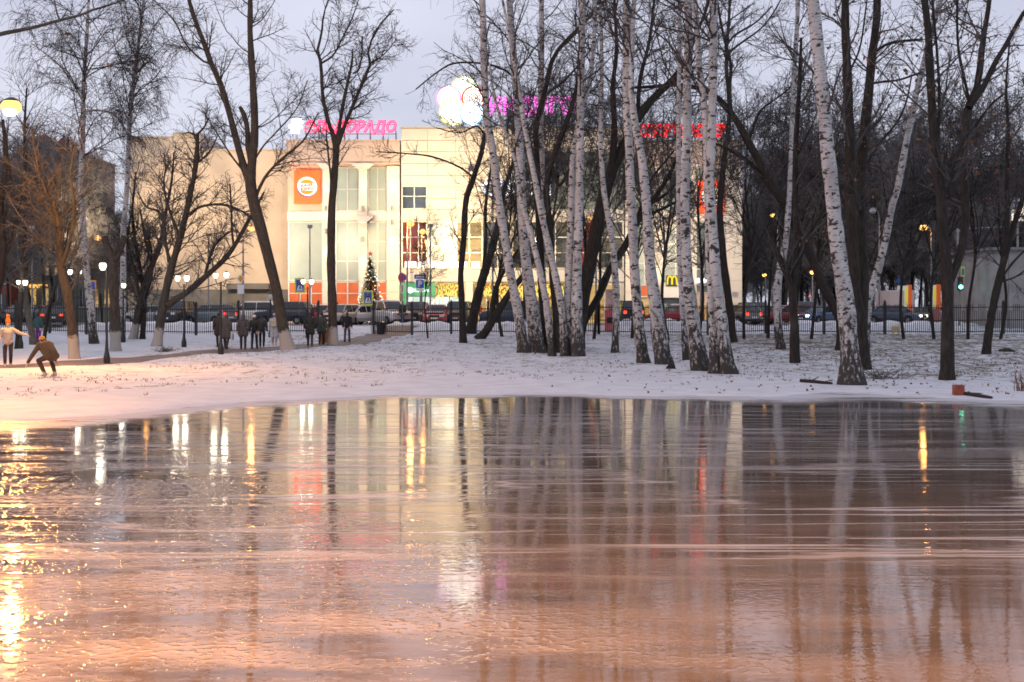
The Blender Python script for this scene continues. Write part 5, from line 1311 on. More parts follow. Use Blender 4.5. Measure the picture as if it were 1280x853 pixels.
# the same lamp post on the bank behind the photographer, and one farther along the left shore
def bank_lamp(label, x, y, z, arm, power, angle=110, aim=1.5, bare=0):
    h = G(x, y); t = thing('street_lamp', label, 'street lamp', h, 0, 'sodium lamps round the pond'); lz = z-h.z
    m = MB(); m.tube([(0,0,-0.1),(0,0,1.2),(0,0,lz*0.93)], [0.10,0.085,0.055], 10); m.build('pole', M('steel_grey'), t)
    m = MB(); m.tube([(0,0,lz*0.93),(arm[0]*0.3,arm[1]*0.3,lz+0.05),(arm[0]*0.9,arm[1]*0.9,lz+0.12)], 0.035, 6); m.build('arm', M('steel_grey'), t)
    m = MB(); m.lathe((arm[0],arm[1],lz), [(0.12,0.18),(0.3,0.08),(0.31,0.0)], 12); m.build('lamp_head', M('steel_grey'), t)
    m = MB(); m.ball((arm[0],arm[1],lz-0.02), (0.28,0.26,0.2)); m.build('lamp_bowl', LOB, t, smooth=True)
    spot('lamp_light', (x+arm[0], y+arm[1], z-0.4), (x+arm[0]*aim, y+arm[1]*aim, 0), power, angle, (1.0,0.38,0.08) if not bare else (1.0,0.35,0.055), 0.8, 0.25, t)
    if bare: point('bowl_light', (x+arm[0], y+arm[1], z-0.45), bare, (1.0,0.36,0.06), 0.25, t)
bank_lamp('street lamp on the near bank behind the viewpoint', -4.6, -3.0, 7.2, (0.8,1.8), 34000, 92, 3.7)
bank_lamp('street lamp on the left shore outside the picture', -16.5, 25.0, 9.0, (1.6,0.2), 4400, 92, 1.2, 3200)
SLs = [('slim street lamp with an orange glow above the lopped tree', 118, 100, 122, 296.5, 1.0),('slim street lamp glowing before the blank wall, left one', 181, 98, 185, 299.5, 0.8),
 ('slim street lamp glowing before the blank wall beside the big forked tree', 304, 97, 314, 285, 0.9),('street lamp glowing in front of the red lit window', 509, 98, 513, 279, 1.0),
 ('lower street lamp glowing at the right edge of the red lit window', 527, 100, 528.5, 289, 0.9),('orange street lamp seen between the brightest birch and the leaning dark tree', 745, 98, 738.5, 272.5, 0.9),
 ('street lamp with small orange glow right of the second burger sign', 903, 104, 908, 346.5, 0.7),('short orange street lamp before the wood, left of the thin pale birch', 957, 120, 955.5, 343.5, 0.7),
 ('yellowish street lamp high before the wood, over the arched tree', 972, 112, 966, 268.5, 0.8),('orange street lamp on a thin pole between the arched trunk and the largest birch', 1015.5, 114, 1015.5, 340, 0.8),
 ('orange street lamp on a tall pole left of the brown tree', 1164, 108, 1154, 283.5, 1.2)]
for lb, px, D, hx, hy, bg in SLs: street_lamp(lb, px, D, hx, hy, True, 200, LOF, bg, light=((D < 101 and px > 170) or px > 1100))
street_lamp('street lamp with an unlit pale head before the wood', 1099, 105, 1091, 263, False, 0, None, 1.0)
street_lamp('concrete lamp pole with an unlit head in front of the glazed hall', 616, 95, 589, 210, False, 0, None, 1.0, polemat='concrete')

# floodlights on the street poles that wash the front of the shopping centre
FLD = [(-36,96,8.5,(-27,112,9.5),9500,(1.0,0.74,0.44)),(-23,97,8.0,(-21,112,9.5),8200,(1.0,0.74,0.44)),(-15,95,8.5,(-13,108,9),3600,(1.0,0.78,0.52)),(-6,94,8.5,(-4,107,10),15000,(1.0,0.70,0.32)),(2,94,9,(3,107,9),2500,(1.0,0.76,0.42)),(14,95,8.5,(14,108,8),5500,(1.0,0.78,0.52))]
for i, (x, y, z, tg, pw, cl_) in enumerate(FLD):
    h = G(x, y); t = thing('floodlight', ['floodlight on a thin pole aimed at the far left of the blank wall','floodlight on a thin pole aimed at the right half of the blank wall','floodlight on a thin pole aimed at the left block','floodlight on a thin pole aimed at the cream panels of the hall','floodlight on a thin pole aimed at the middle of the hall','floodlight on a thin pole aimed at the right block'][i], 'floodlight', h, 0, 'floodlights along the street')
    m = MB(); m.tube([(0,0,-0.1),(0,0,z-h.z)], [0.07,0.04], 8); m.build('pole', M('steel_grey'), t)
    m = MB(); m.box(-0.18,0.18,-0.06,0.10,z-h.z,z-h.z+0.26, bev=0.02); m.build('lamp_head', M('steel_grey'), t)
    l = bpy.data.lights.new('flood_light', 'SPOT'); l.energy = pw; l.spot_size = math.radians(105); l.spot_blend = 0.9; l.color = cl_; l.shadow_soft_size = 0.15
    o = bpy.data.objects.new('flood_light', l); COL.objects.link(o); o.parent = t; o.location = (0, 0.2, z-h.z+0.13)
    o.rotation_euler = (Vector(tg)-Vector((x, y+0.2, z))).to_track_quat('-Z','Y').to_euler()

# ------------------------------------------------------------------ road signs
def sign_post(label, px, D, ytop, parts, cat='road sign', group=None, name='road_sign', pr=0.03):
    x = bX(px, D); h = G(x, D); t = thing(name, label, cat, h, 0, group)
    m = MB(); m.tube([(0,0,-0.1),(0,0,bZ(ytop,D)-h.z)], pr, 8); m.build('post', M('steel_grey'), t)
    for fn in parts: fn(t, h, D)
    return t
plain('sign_blue_paint', (0.03,0.10,0.42), 0.35, 0.06, 2, 0); plain('sign_white_paint', (0.75,0.75,0.75), 0.4, 0.05, 2, 0); plain('sign_yellow_green', (0.62,0.72,0.06), 0.4, 0.05, 2, 0)
plain('sign_red_paint', (0.6,0.03,0.03), 0.35, 0.06, 2, 0); plain('sign_black_paint', (0.02,0.02,0.02), 0.4, 0.1, 2, 0); plain('sign_orange_paint', (0.75,0.33,0.03), 0.4, 0.06, 2, 0)
def plate(name, x0, x1, y0, y1, mat, dy=0.04, th=0.02):
    def fn(t, h, D):
        m = MB(); m.box(bX(x0,D)-h.x, bX(x1,D)-h.x, -dy-th, -dy, bZ(y1,D)-h.z, bZ(y0,D)-h.z); m.build(name, M(mat), t)
    return fn
def poly(name, pts, mat, dy=0.07, th=0.012):
    def fn(t, h, D):
        m = MB(); m.prism([(bX(a,D)-h.x, bZ(b,D)-h.z) for a, b in pts], -dy-th, -dy); m.build(name, M(mat), t)
    return fn
def lett(name, body, x0, x1, y0, y1, mat, dy=0.065, bold=0.01):
    def fn(t, h, D):
        q = text_mb(body, bX(x1,D)-bX(x0,D), bZ(y0,D)-bZ(y1,D), 0.012, 0, bold); shift(q, (bX(x0,D)-h.x, -dy, bZ(y1,D)-h.z)); q.build(name, M(mat), t)
    return fn
def disc(cx, cy, r, n=28): return [(cx+r*math.cos(2*PI*i/n), cy+r*math.sin(2*PI*i/n)) for i in range(n)]
walker = [(458.6,377.5),(459.7,374.2),(459.4,371.3),(457.6,373),(457.1,372.4),(459.4,369.6),(460.9,369.6),(462.9,372.2),(462.4,372.8),(461,371.4),(460.9,374.2),(462.3,377.5),(461.4,377.6),(460.2,375.2),(459.4,377.7)]
def crossing(dx=0, dy_=0, D_=None): 
    s = lambda pts: [(a+dx, b+dy_) for a, b in pts]
    return [plate('surround', 453.5+dx, 466.5+dx, 363.5+dy_, 382+dy_, 'sign_yellow_green', 0.04), plate('field', 455.3+dx, 464.7+dx, 365.4+dy_, 380+dy_, 'sign_blue_paint', 0.062, 0.01),
            poly('triangle', s([(460,366.2),(463.9,379),(456.1,379)]), 'sign_white_paint', 0.075), poly('pictogram', s(walker), 'sign_black_paint', 0.09), poly('pictogram', s(disc(460.2,368.6,0.9,12)), 'sign_black_paint', 0.09)]
sign_post('pedestrian crossing sign with yellow green border beside the Christmas tree', 464, 87, 363, crossing())
sign_post('pedestrian crossing sign with yellow border seen behind the twin lantern at the orange panels', 374, 95, 347, crossing(-85, -15.5))
sign_post('blue parking sign with an upper and a lower plate before the green shop', 525, 95, 342,
   [plate('upper_plate', 518, 533, 343.4, 349, 'sign_blue_paint', 0.04), plate('upper_text', 520, 531, 345.4, 346.9, 'sign_white_paint', 0.062, 0.01), plate('field', 520, 530, 350, 360.2, 'sign_blue_paint', 0.04), lett('lettering', 'P', 522.8, 527.6, 351.4, 358.8, 'sign_white_paint', 0.06, 0.03), plate('lower_plate', 519.8, 530.2, 361, 364.2, 'sign_white_paint', 0.04)])
sign_post('round blue no stopping sign with red rim and a small plate below it', 502.8, 88, 340,
   [poly('rim', disc(502.8,347,5.4), 'sign_red_paint', 0.04, 0.02), poly('field', disc(502.8,347,4.3), 'sign_blue_paint', 0.062, 0.01), poly('bar', [(499.4,344.2),(500.2,343.4),(506.2,349.8),(505.4,350.6)], 'sign_red_paint', 0.075), poly('bar', [(505.4,343.4),(506.2,344.2),(500.2,350.6),(499.4,349.8)], 'sign_red_paint', 0.075), plate('lower_plate', 500.8, 504.6, 355.5, 367, 'sign_white_paint', 0.04), plate('arrow', 502.2, 503.2, 357, 365.4, 'sign_black_paint', 0.062, 0.01)])
sign_post('diamond priority sign with orange centre over white plates by the white off-roader', 303, 90, 342,
   [poly('rim', [(301,342.6),(306.6,348.6),(301,354.6),(295.4,348.6)], 'sign_white_paint', 0.04, 0.02), poly('field', [(301,344.6),(304.7,348.6),(301,352.6),(297.3,348.6)], 'sign_orange_paint', 0.062, 0.01), plate('lower_plate', 297, 305, 356, 367.5, 'sign_white_paint', 0.04)])
sign_post('yellow framed board with a dark centre behind the left birch', 115.5, 92, 352, [plate('surround', 110.5, 120.5, 350.5, 364, 'sign_orange_paint', 0.04), plate('field', 112, 119, 352.5, 362, 'sign_blue_paint', 0.062, 0.01)])
sign_post('small warning triangle under the orange lamp left of the largest birch', 1012.3, 112, 364, [poly('rim', [(1012.3,365.6),(1015.3,372.4),(1009.3,372.4)], 'sign_red_paint', 0.04, 0.02), poly('field', [(1012.3,367.4),(1014,371.5),(1010.6,371.5)], 'sign_white_paint', 0.062)])
sign_post('blue and white sign stack on a post by the left advertising pillar', 1123, 104, 345, [poly('field', [(1123,346.5),(1125.4,351),(1123,355.5),(1120.6,351)], 'sign_blue_paint', 0.04, 0.02), plate('lower_plate', 1121.4, 1124.8, 357.5, 362.5, 'sign_white_paint', 0.04)])

# traffic light with green lit, yellow sign above, mast arm to the right
TL = sign_post('traffic light glowing green beside the brown tree under a yellow sign', 1199, 92, 330, [], 'traffic light', name='traffic_light', pr=0.06); h = TL.location; D = 92
m = MB(); m.box(-0.17,0.17,-0.32,-0.08, bZ(363.5,D)-h.z, bZ(346.5,D)-h.z, bev=0.03); m.build('housing', M('iron_black'), TL)
for k_, py, mt in ((0,349.3,plain('lens_red_off',(0.10,0.012,0.012),0.3,0.1,2,0)),(1,354.2,plain('lens_amber_off',(0.12,0.06,0.01),0.3,0.1,2,0))):
    m = MB(); m.tube([(0,-0.325,bZ(py,D)-h.z),(0,-0.36,bZ(py,D)-h.z)], 0.11, 16); m.build('lens', mt, TL)
m = MB(); m.tube([(0,-0.325,bZ(359,D)-h.z),(0,-0.36,bZ(359,D)-h.z)], 0.145, 18); m.build('lens', glow('signal_green', (0.12,1.0,0.62), 9.0), TL)
point('signal_light', (h.x, D-0.7, bZ(358,D)), 6, (0.1,1.0,0.55), 0.1, TL)
m = MB(); m.box(bX(1200.5,D)-h.x, bX(1205,D)-h.x, -0.14,-0.10, bZ(346,D)-h.z, bZ(333.5,D)-h.z); m.build('yellow_board', M('sign_yellow_green'), TL)
m = MB(); m.box(bX(1201.6,D)-h.x, bX(1204,D)-h.x, -0.16,-0.142, bZ(344,D)-h.z, bZ(336,D)-h.z); m.build('sign_field', M('sign_blue_paint'), TL)
mA = sign_post('grey traffic mast with a long arm over the street at the right', 1197, 97, 286, [], 'mast', name='traffic_mast', pr=0.09); h = mA.location; D = 97
m = MB(); m.tube([(0,0,bZ(290,D)-h.z),(0.6,0,bZ(286,D)-h.z),(bX(1262,D)-h.x,0,bZ(284,D)-h.z)], [0.07,0.06,0.05], 8); m.build('arm', M('steel_grey'), mA)
m = MB(); m.prism([(-0.1,bZ(312,D)-h.z),(0.35,bZ(306,D)-h.z),(0.35,bZ(318,D)-h.z),(-0.1,bZ(322,D)-h.z)], -0.16,-0.11); m.build('side_plate', M('sign_white_paint'), mA)
bs = sign_post('bright white lit board on a pole at the right edge above the garage', 1272, 101, 260, [], 'light board', name='light_board', pr=0.09); h = bs.location; D = 101
m = MB(); m.box(bX(1262,D)-h.x, bX(1282,D)-h.x, -0.25,-0.05, bZ(278,D)-h.z, bZ(247.5,D)-h.z, bev=0.02); m.build('frame', M('steel_grey'), bs)
m = MB(); m.box(bX(1263,D)-h.x, bX(1271,D)-h.x, -0.28,-0.255, bZ(276.5,D)-h.z, bZ(263,D)-h.z); m.box(bX(1272,D)-h.x, bX(1281,D)-h.x, -0.28,-0.255, bZ(276.5,D)-h.z, bZ(249,D)-h.z); m.build('lit_panel', glow('board_white', (1.0,0.86,0.74), 1.5), bs)

# advertising pillars
plain('pillar_orange', (0.62,0.12,0.03), 0.4, 0.1, 1, 0, emit=(0.9,0.16,0.04), estr=0.25)
def ad_pillar(label, px0, px1, pxs, yt, yb, yp, D):
    xc = bX((px0+px1)/2, D); h = G(xc, D); t = thing('advertising_pillar', label, 'advertising pillar', h, 0, 'advertising pillars by the street')
    x0, x1, xs = bX(px0,D)-h.x, bX(px1,D)-h.x, bX(pxs,D)-h.x; z0, z1, zp = bZ(yb,D)-h.z, bZ(yt,D)-h.z, bZ(yp,D)-h.z
    m = MB(); m.box(xs+0.005, x1, -0.3, 0.3, zp, z1, bev=0.03); m.build('side_panel', M('pillar_orange'), t)
    m = MB(); m.box(x0, xs-0.005, -0.28, 0.28, zp, z1-0.06, bev=0.03); m.build('front_panel', lit_pane('pillar_poster_'+str(px0), (0.75,0.55,0.12), (0.70,0.78,0.62), 0.6, 1.2, 1.0), t)
    m = MB(); m.prism([((x0+xs)/2+(xs-x0)*0.36*math.cos(2*PI*i/20), (zp+z1)/2+0.2+(z1-zp)*0.3*math.sin(2*PI*i/20)) for i in range(20)], -0.33,-0.285); m.build('emblem', plain('poster_yellow', (0.75,0.62,0.05), 0.4, 0.1, 2, 0, emit=(0.9,0.8,0.1), estr=0.3), t)
    m = MB(); m.box(x0, x1, -0.25, 0.25, -0.2, zp-0.01); m.build('base', plain('base_pink', (0.62,0.25,0.24), 0.5, 0.1, 2, 0), t)
ad_pillar('orange advertising pillar left of the two by the street on the right', 1129.5, 1138.5, 1134, 356.5, 392, 388, 103)
ad_pillar('orange advertising pillar with pink base close to the brown tree', 1165, 1174.5, 1169, 356, 397, 386, 101)
# pink booth by the fence
h = G(bX(761,89), 89); t = thing('pink_booth', 'narrow pink booth with a poster standing behind the fence by the slender birch', 'booth', h); D = 89
m = MB(); m.box(bX(756,D)-h.x, bX(767.5,D)-h.x, -0.3, 0.3, 0, bZ(391.5,D)-h.z+0.25, bev=0.03); m.build('body', plain('booth_pink', (0.66,0.16,0.18), 0.5, 0.15, 2, 0.05), t)
m = MB(); m.box(bX(757,D)-h.x, bX(766.5,D)-h.x, -0.22, 0.22, bZ(391.5,D)-h.z+0.27, bZ(362,D)-h.z, bev=0.02); m.build('poster', plain('booth_poster', (0.52,0.36,0.33), 0.5, 0.5, 2.5, 0), t)
m = MB(); m.box(bX(758.3,D)-h.x, bX(765,D)-h.x, -0.33, -0.301, 0.5, 0.9); m.build('hatch', M('iron_black'), t)
# white trailer box by the wood
h = G(bX(1106,107.5), 104); D = 104; t = thing('white_trailer', 'pinkish white box trailer parked behind the fence right of the leaning birch', 'trailer', h)
m = MB(); m.box(-0.95, 1.0, -1.2, 3.0, 0.55, bZ(363.5,D)-h.z, bev=0.05); m.build('box_body', plain('trailer_white', (0.70,0.58,0.56), 0.5, 0.06, 1, 0.02), t)
for yy in (-0.6, 1.4):
    for s_ in (-1, 1):
        m = MB(); m.tube([(s_*0.86,yy,0.33),(s_*1.02,yy,0.33)], 0.33, 18); m.build('wheel', M('iron_black'), t)
# Christmas tree
D = 99; h = G(bX(463,D), D); t = thing('christmas_tree', 'cone-shaped Christmas tree covered in small warm lights before the orange panels', 'Christmas tree', h)
rng = np.random.default_rng(9); H = bZ(318.5,D)-h.z; W_ = 1.25
n = 4200; u = rng.random(n)**0.62; zc = H*(1-u)*0.97+0.15; rr = W_*u*(0.55+0.45*rng.random(n)); a = rng.uniform(0,6.283,n)
c = np.c_[rr*np.cos(a), rr*np.sin(a), zc]; dirv = np.c_[np.cos(a), np.sin(a), -0.25+0.3*rng.normal(size=n)]; s_ = 0.20
sd = np.c_[-np.sin(a), np.cos(a), 0*a]*0.05
V = np.stack([c-sd, c+sd, c+dirv*s_+sd*0.3, c+dirv*s_-sd*0.3],1).reshape(-1,3)
mesh_obj('needles', np_mesh('needles', V, np.arange(4*n).reshape(-1,4), plain('fir_green', (0.022,0.045,0.024), 0.8, 0.4, 3, 0), False), t)
m = MB(); m.tube([(0,0,-0.1),(0,0,H*0.95)], [0.12,0.02], 8); m.build('trunk', M('dark_bark'), t)
ml = [MB(), MB(), MB()]
for i in range(190):
    u = rng.random()**0.62; a = rng.uniform(0,6.283); r_ = W_*u*1.04+0.1; q = rng.integers(0,3)
    ml[q].ball((r_*math.cos(a), r_*math.sin(a), H*(1-u)*0.97+0.15), 0.036+0.03*rng.random(), 6, 4)
for q, cc in enumerate(((1.0,0.86,0.55),(1.0,0.66,0.30),(0.95,0.97,1.0))): ml[q].build('fairy_lights', glow('fir_light_%d' % q, cc, 1.5), t)
m = MB(); m.prism([((0.22 if i % 2 == 0 else 0.09)*math.sin(PI*i/5), H+0.06+(0.22 if i % 2 == 0 else 0.09)*math.cos(PI*i/5)) for i in range(10)], -0.03, 0.03); m.build('star', plain('star_red', (0.5,0.03,0.03), 0.4, 0.1, 2, 0), t)

# orange notice board by the straight tree
h = hit(407.5, 431.5); t = thing('notice_board', 'orange wooden board with a pointed top leaning by the foot of the straight tree', 'notice board', h); d = h.y
wd = 13/F*d/2
m = MB(); m.prism([(-wd,0.1),(wd,0.1),(wd,0.82),(0.0,1.16),(-wd,0.82)], -0.03, 0.03); m.build('board', plain('board_orange', (0.42,0.15,0.05), 0.7, 0.25, 4, 0.2), t)
m = MB(); m.box(-wd+0.03,-wd+0.09,0.035,0.09,-0.05,0.9); m.box(wd-0.09,wd-0.03,0.035,0.09,-0.05,0.9); m.build('legs', M('dark_bark'), t)
# yellow stool
h = hit(1120, 420); t = thing('yellow_stool', 'small pale yellow wooden stool on the snow by the fence', 'stool', h); q = 6/F*h.y
m = MB(); m.box(-q*0.75,q*0.75,-0.15,0.15,0.38,0.62, bev=0.02); m.build('seat', plain('stool_yellow', (0.50,0.42,0.20), 0.7, 0.2, 3, 0.1), t)
for sx in (-1,1):
    for sy in (-1,1):
        m = MB(); m.box(sx*q*0.6-0.03,sx*q*0.6+0.03,sy*0.1-0.03,sy*0.1+0.03,-0.05,0.378); m.build('leg', M('stool_yellow'), t)
# logs and dark lumps on the snow
def log(name, label, a, b, r, mat, cat='log', end=None):
    pa, pb = hit(*a), hit(*b); mid = (pa+pb)/2; t = thing(name, label, cat, mid)
    pts = [pa+Vector((0,0,r*0.8)), (pa*0.66+pb*0.34)+Vector((0,0.05,r*0.9)), (pa*0.33+pb*0.67)+Vector((0,-0.05,r*0.8)), pb+Vector((0,0,r*0.7))]
    m = MB(); m.tube([p-mid for p in pts], [r,r*0.95,r*0.8,r*0.55], 10); m.build('stem', M(mat), t, smooth=True)
    return t, pts, mid
t, p, mid = log('fallen_branch', 'brown fallen branch lying on the snow left of the largest birch', (1001,478), (1040,481), 0.055, 'dark_bark', 'branch')
m = MB(); m.tube([p[1]-mid, p[1]-mid+Vector((0.25,0.1,0.12))], [0.025,0.01], 6); m.tube([p[2]-mid, p[2]-mid+Vector((0.3,-0.1,0.08))], [0.02,0.008], 6); m.build('side_twig', M('twig'), t)
t, p, mid = log('fallen_log', 'thin fallen log with a reddish sawn block at one end, at the right ice edge', (1203,494), (1240,499), 0.05, 'dark_bark')
m = MB(); m.box(-0.12,0.12,-0.12,0.12,-0.02,0.26, bev=0.02); shift(m, (p[0]-mid)+Vector((-0.1,0,-0.05))); m.build('sawn_block', plain('sawn_red', (0.22,0.06,0.035), 0.8, 0.3, 5, 0.2), t)
m = MB(); m.tube([p[1]-mid+Vector((0,0.1,0.02)), p[3]-mid+Vector((-0.1,0.35,0.08))], [0.025,0.01], 6); m.build('side_twig', M('twig'), t)
def lump(label, px, py, rx, rz, seed):
    h = hit(px, py); bm = bmesh.new(); bmesh.ops.create_icosphere(bm, subdivisions=3, radius=1); r = random.Random(seed)
    ph = [r.uniform(0,6) for _ in range(4)]
    for v in bm.verts:
        k_ = 1+0.22*math.sin(v.co.x*3+ph[0])*math.cos(v.co.y*4+ph[1])+0.12*math.sin(v.co.z*7+ph[2]+v.co.x*5)
        v.co = Vector((v.co.x*rx*k_, v.co.y*rx*0.7*k_, max(v.co.z,-0.3)*rz*k_))
    m = MB(); m.bm(bm); o = m.build('dark_clod', M('dark_bark'), None, None, h, smooth=True); tag(o, label, 'clod', 'dark clods on the snow')
lump('dark clod on the snow at the foot of the close birch pair', 839, 461, 0.17, 0.16, 1); lump('dark clod on the snow between the white birches and the yellow letter M', 885, 464, 0.16, 0.13, 2); lump('dark heap lying behind the leaning tree at the right edge', 1258, 440, 0.35, 0.18, 3); lump('dark clod by the fence right of the white birch row', 914, 426, 0.26, 0.14, 4)
# ------------------------------------------------------------------ cars
plain('tyre', (0.015,0.015,0.016), 0.8, 0.2, 8, 0.1); plain('rim_grey', (0.35,0.35,0.36), 0.35, 0.1, 5, 0, 0.7); plain('car_glass', (0.02,0.025,0.03), 0.06, 0.2, 1, 0, 0, 0.7); plain('car_black', (0.02,0.02,0.022), 0.5, 0.1, 4, 0)
TAILON = glow('tail_on', (1.0,0.06,0.03), 3.0); plain('tail_off', (0.35,0.02,0.02), 0.25, 0.1, 3, 0); HEADON = glow('head_on', (1.0,0.93,0.75), 5.0); plain('head_off', (0.6,0.62,0.65), 0.15, 0.1, 3, 0)
def paint(c): return plain('paint_%d_%d_%d' % tuple(int(v*100) for v in c), c, 0.28, 0.12, 1.2, 0.0, 0.25, 0.6)
KIND = {  # length, width, height, belt, profile of the lower body (x, top), glasshouse base x0, x1, roof x0, x1
 'sedan': (4.5,1.76,1.45,0.92,[(-2.25,0.80),(-2.1,0.92),(-1.3,0.95),(0.9,0.92),(1.9,0.80),(2.2,0.66)],-1.55,1.05,-0.85,0.30),
 'hatch': (4.0,1.72,1.50,0.94,[(-2.0,0.85),(-1.95,0.96),(-1.3,0.97),(0.8,0.94),(1.65,0.84),(1.98,0.68)],-1.93,1.0,-1.55,0.25),
 'suv': (4.6,1.86,1.78,1.08,[(-2.3,0.95),(-2.25,1.1),(-1.3,1.1),(0.9,1.08),(2.0,1.0),(2.28,0.82)],-2.22,1.1,-1.85,0.35),
 'van': (5.2,1.95,2.2,1.15,[(-2.6,1.0),(-2.55,1.18),(-1.3,1.18),(1.5,1.15),(2.3,1.02),(2.58,0.85)],-2.52,1.75,-2.4,0.9)}
def car(label, px, py_base, D, kind, col, heading, tail=False, head=False, snow=False, group='cars parked along the street'):
    L, W_, H, belt, prof, gb0, gb1, gr0, gr1 = KIND[kind]
    x = bX(px, D); z = float(gz(x, D))+0.03
    t = thing('parked_car', label, 'van' if kind == 'van' else 'car', (x, D, z), math.radians(heading), group)
    hw = W_/2; m = MB()
    # lower body: rounded sections along the length
    xs = np.linspace(prof[0][0], prof[-1][0], 22); tops = np.interp(xs, [p[0] for p in prof], [p[1] for p in prof])
    secs = []
    for i, xx in enumerate(xs):
        e = min(1.0, (L/2-abs(xx))/0.42+0.0); e = max(e, 0.0); w_ = hw*(0.80+0.20*math.sqrt(max(0, 1-(1-e)**2)))
        zb = 0.24+0.10*(1-e)
        arch = 0
        for wx in (-L*0.295, L*0.30):
            dxx = abs(xx-wx); 
            if dxx < 0.40: arch = max(arch, math.sqrt(0.16-dxx*dxx)*0.95)
        za = max(zb, arch+0.28 if arch > 0 else zb); tp = tops[i]
        secs.append([(xx,-w_*0.90,za),(xx,-w_,max(za+0.05,tp-0.42)),(xx,-w_*0.99,tp-0.12),(xx,-w_*0.90,tp),(xx,0,tp+0.03),(xx,w_*0.90,tp),(xx,w_*0.99,tp-0.12),(xx,w_,max(za+0.05,tp-0.42)),(xx,w_*0.90,za),(xx,0,zb)])
    K = 10; vs = [v for s_ in secs for v in s_]; fs = []
    for i in range(len(secs)-1):
        for j in range(K):
            a, b = i*K+j, i*K+(j+1) % K; fs.append((a, b, b+K, a+K))
    fs.append(tuple(range(K))); fs.append(tuple(range((len(secs)-1)*K, len(secs)*K)))
    m.add(vs, fs)
    # roof and pillars
    rw = hw*0.74; bw = hw*0.89; zr = H
    m.box(gr0, gr1, -rw, rw, zr-0.07, zr, bev=0.03)
    def pil(a, b, r=0.045): m.tube([a, b], r, 6)
    gm_ = (gb0+gb1)/2*0.5+(gr0+gr1)/2*0.5
    for s_ in (-1, 1):
        pil((gb1,s_*bw,belt),(gr1,s_*rw,zr-0.04)); pil((gb0,s_*bw,belt),(gr0,s_*rw,zr-0.04), 0.06); pil((gm_,s_*bw*0.995,belt),(gm_,s_*rw,zr-0.05), 0.04)
    m.build('body', paint(col), t, smooth=False)
    def quad(name, pts, mat, par=t):
        c = sum((Vector(p) for p in pts), Vector())/4; q = MB(); n = (Vector(pts[1])-Vector(pts[0])).cross(Vector(pts[3])-Vector(pts[0])).normalized()*0.012
        q.add([Vector(p)+n for p in pts]+[Vector(p)-n for p in pts], [(0,1,2,3),(7,6,5,4),(0,4,5,1),(1,5,6,2),(2,6,7,3),(3,7,4,0)]); return q.build(name, mat, par)
    g = M('car_glass'); zt = zr-0.06; k = 0.97
    quad('windscreen', [(gb1,-bw*k,belt),(gb1,bw*k,belt),(gr1,rw*k,zt),(gr1,-rw*k,zt)], g)
    quad('rear_window', [(gb0,bw*k,belt+0.02),(gb0,-bw*k,belt+0.02),(gr0,-rw*k,zt),(gr0,rw*k,zt)], g if kind != 'van' else paint(col))
    for s_ in (-1, 1):
        quad('side_window', [(gm_+0.03,s_*bw,belt),(gb1-0.06,s_*bw,belt),(gr1-0.02,s_*rw,zt),(gm_+0.03,s_*rw,zt)], g)
        quad('side_window', [(gb0+0.08,s_*bw,belt),(gm_-0.03,s_*bw,belt),(gm_-0.03,s_*rw,zt),(gr0+0.03,s_*rw,zt)], g if kind != 'van' else paint(col))
    for wx in (-L*0.295, L*0.30):
        for s_ in (-1, 1):
            q = MB(); y0, y1 = s_*(hw-0.22), s_*(hw-0.01); q.tube([(wx,y0,0.31),(wx,y0+(y1-y0)*0.15,0.31),(wx,y0+(y1-y0)*0.85,0.31),(wx,y1,0.31)], [0.28,0.315,0.315,0.27], 20); wh = q.build('wheel', M('tyre'), t)
            q = MB(); q.tube([(wx,s_*(hw-0.03),0.31),(wx,s_*(hw+0.004),0.31)], [0.19,0.16], 14); q.build('rim', M('rim_grey'), wh)
    bz = belt-0.24
    for s_ in (-1, 1):
        q = MB(); q.box(L/2-0.14, L/2+0.0, s_*hw*0.62-0.17, s_*hw*0.62+0.17, bz-0.10, bz+0.07, bev=0.03); q.build('headlight', HEADON if head else M('head_off'), t)
        q = MB(); hh = 0.12 if kind in ('sedan',) else 0.2; q.box(-L/2-0.02, -L/2+0.12, s_*hw*0.70-0.12, s_*hw*0.70+0.12, bz-0.02, bz+hh, bev=0.02); q.build('tail_light', TAILON if tail else M('tail_off'), t)
        q = MB(); q.box(gb1-0.28, gb1-0.12, s_*(bw+0.14)-0.09, s_*(bw+0.14)+0.09, belt, belt+0.13, bev=0.03); q.build('wing_mirror', paint(col), t)
    q = MB(); q.box(L/2-0.08, L/2+0.03, -hw*0.42, hw*0.42, bz-0.12, bz+0.04); q.build('grille', M('car_black'), t)
    q = MB(); q.box(L/2-0.10, L/2+0.03, -hw*0.75, hw*0.75, 0.30, 0.42, bev=0.02); q.build('front_bumper', M('car_black'), t)
    q = MB(); q.box(-L/2-0.03, -L/2+0.10, -hw*0.75, hw*0.75, 0.32, 0.42, bev=0.02); q.build('rear_bumper', M('car_black'), t)
    q = MB(); q.box(L/2+0.032, L/2+0.045, -0.26, 0.26, 0.44, 0.55); q.build('number_plate', M('sign_white_paint'), t)
    q = MB(); q.box(-L/2-0.045, -L/2-0.032, -0.26, 0.26, 0.50, 0.61); q.build('number_plate', M('sign_white_paint'), t)
    if snow:
        q = MB(); q.box(gr0+0.02, gr1-0.02, -rw*0.92, rw*0.92, zr+0.002, zr+0.06, bev=0.025); q.build('roof_snow', M('snow_cap'), t)
        q = MB(); q.box(gb1+0.1, L/2-0.45, -hw*0.75, hw*0.75, belt-0.01, belt+0.06, bev=0.02); q.build('bonnet_snow', M('snow_cap'), t)
    return t
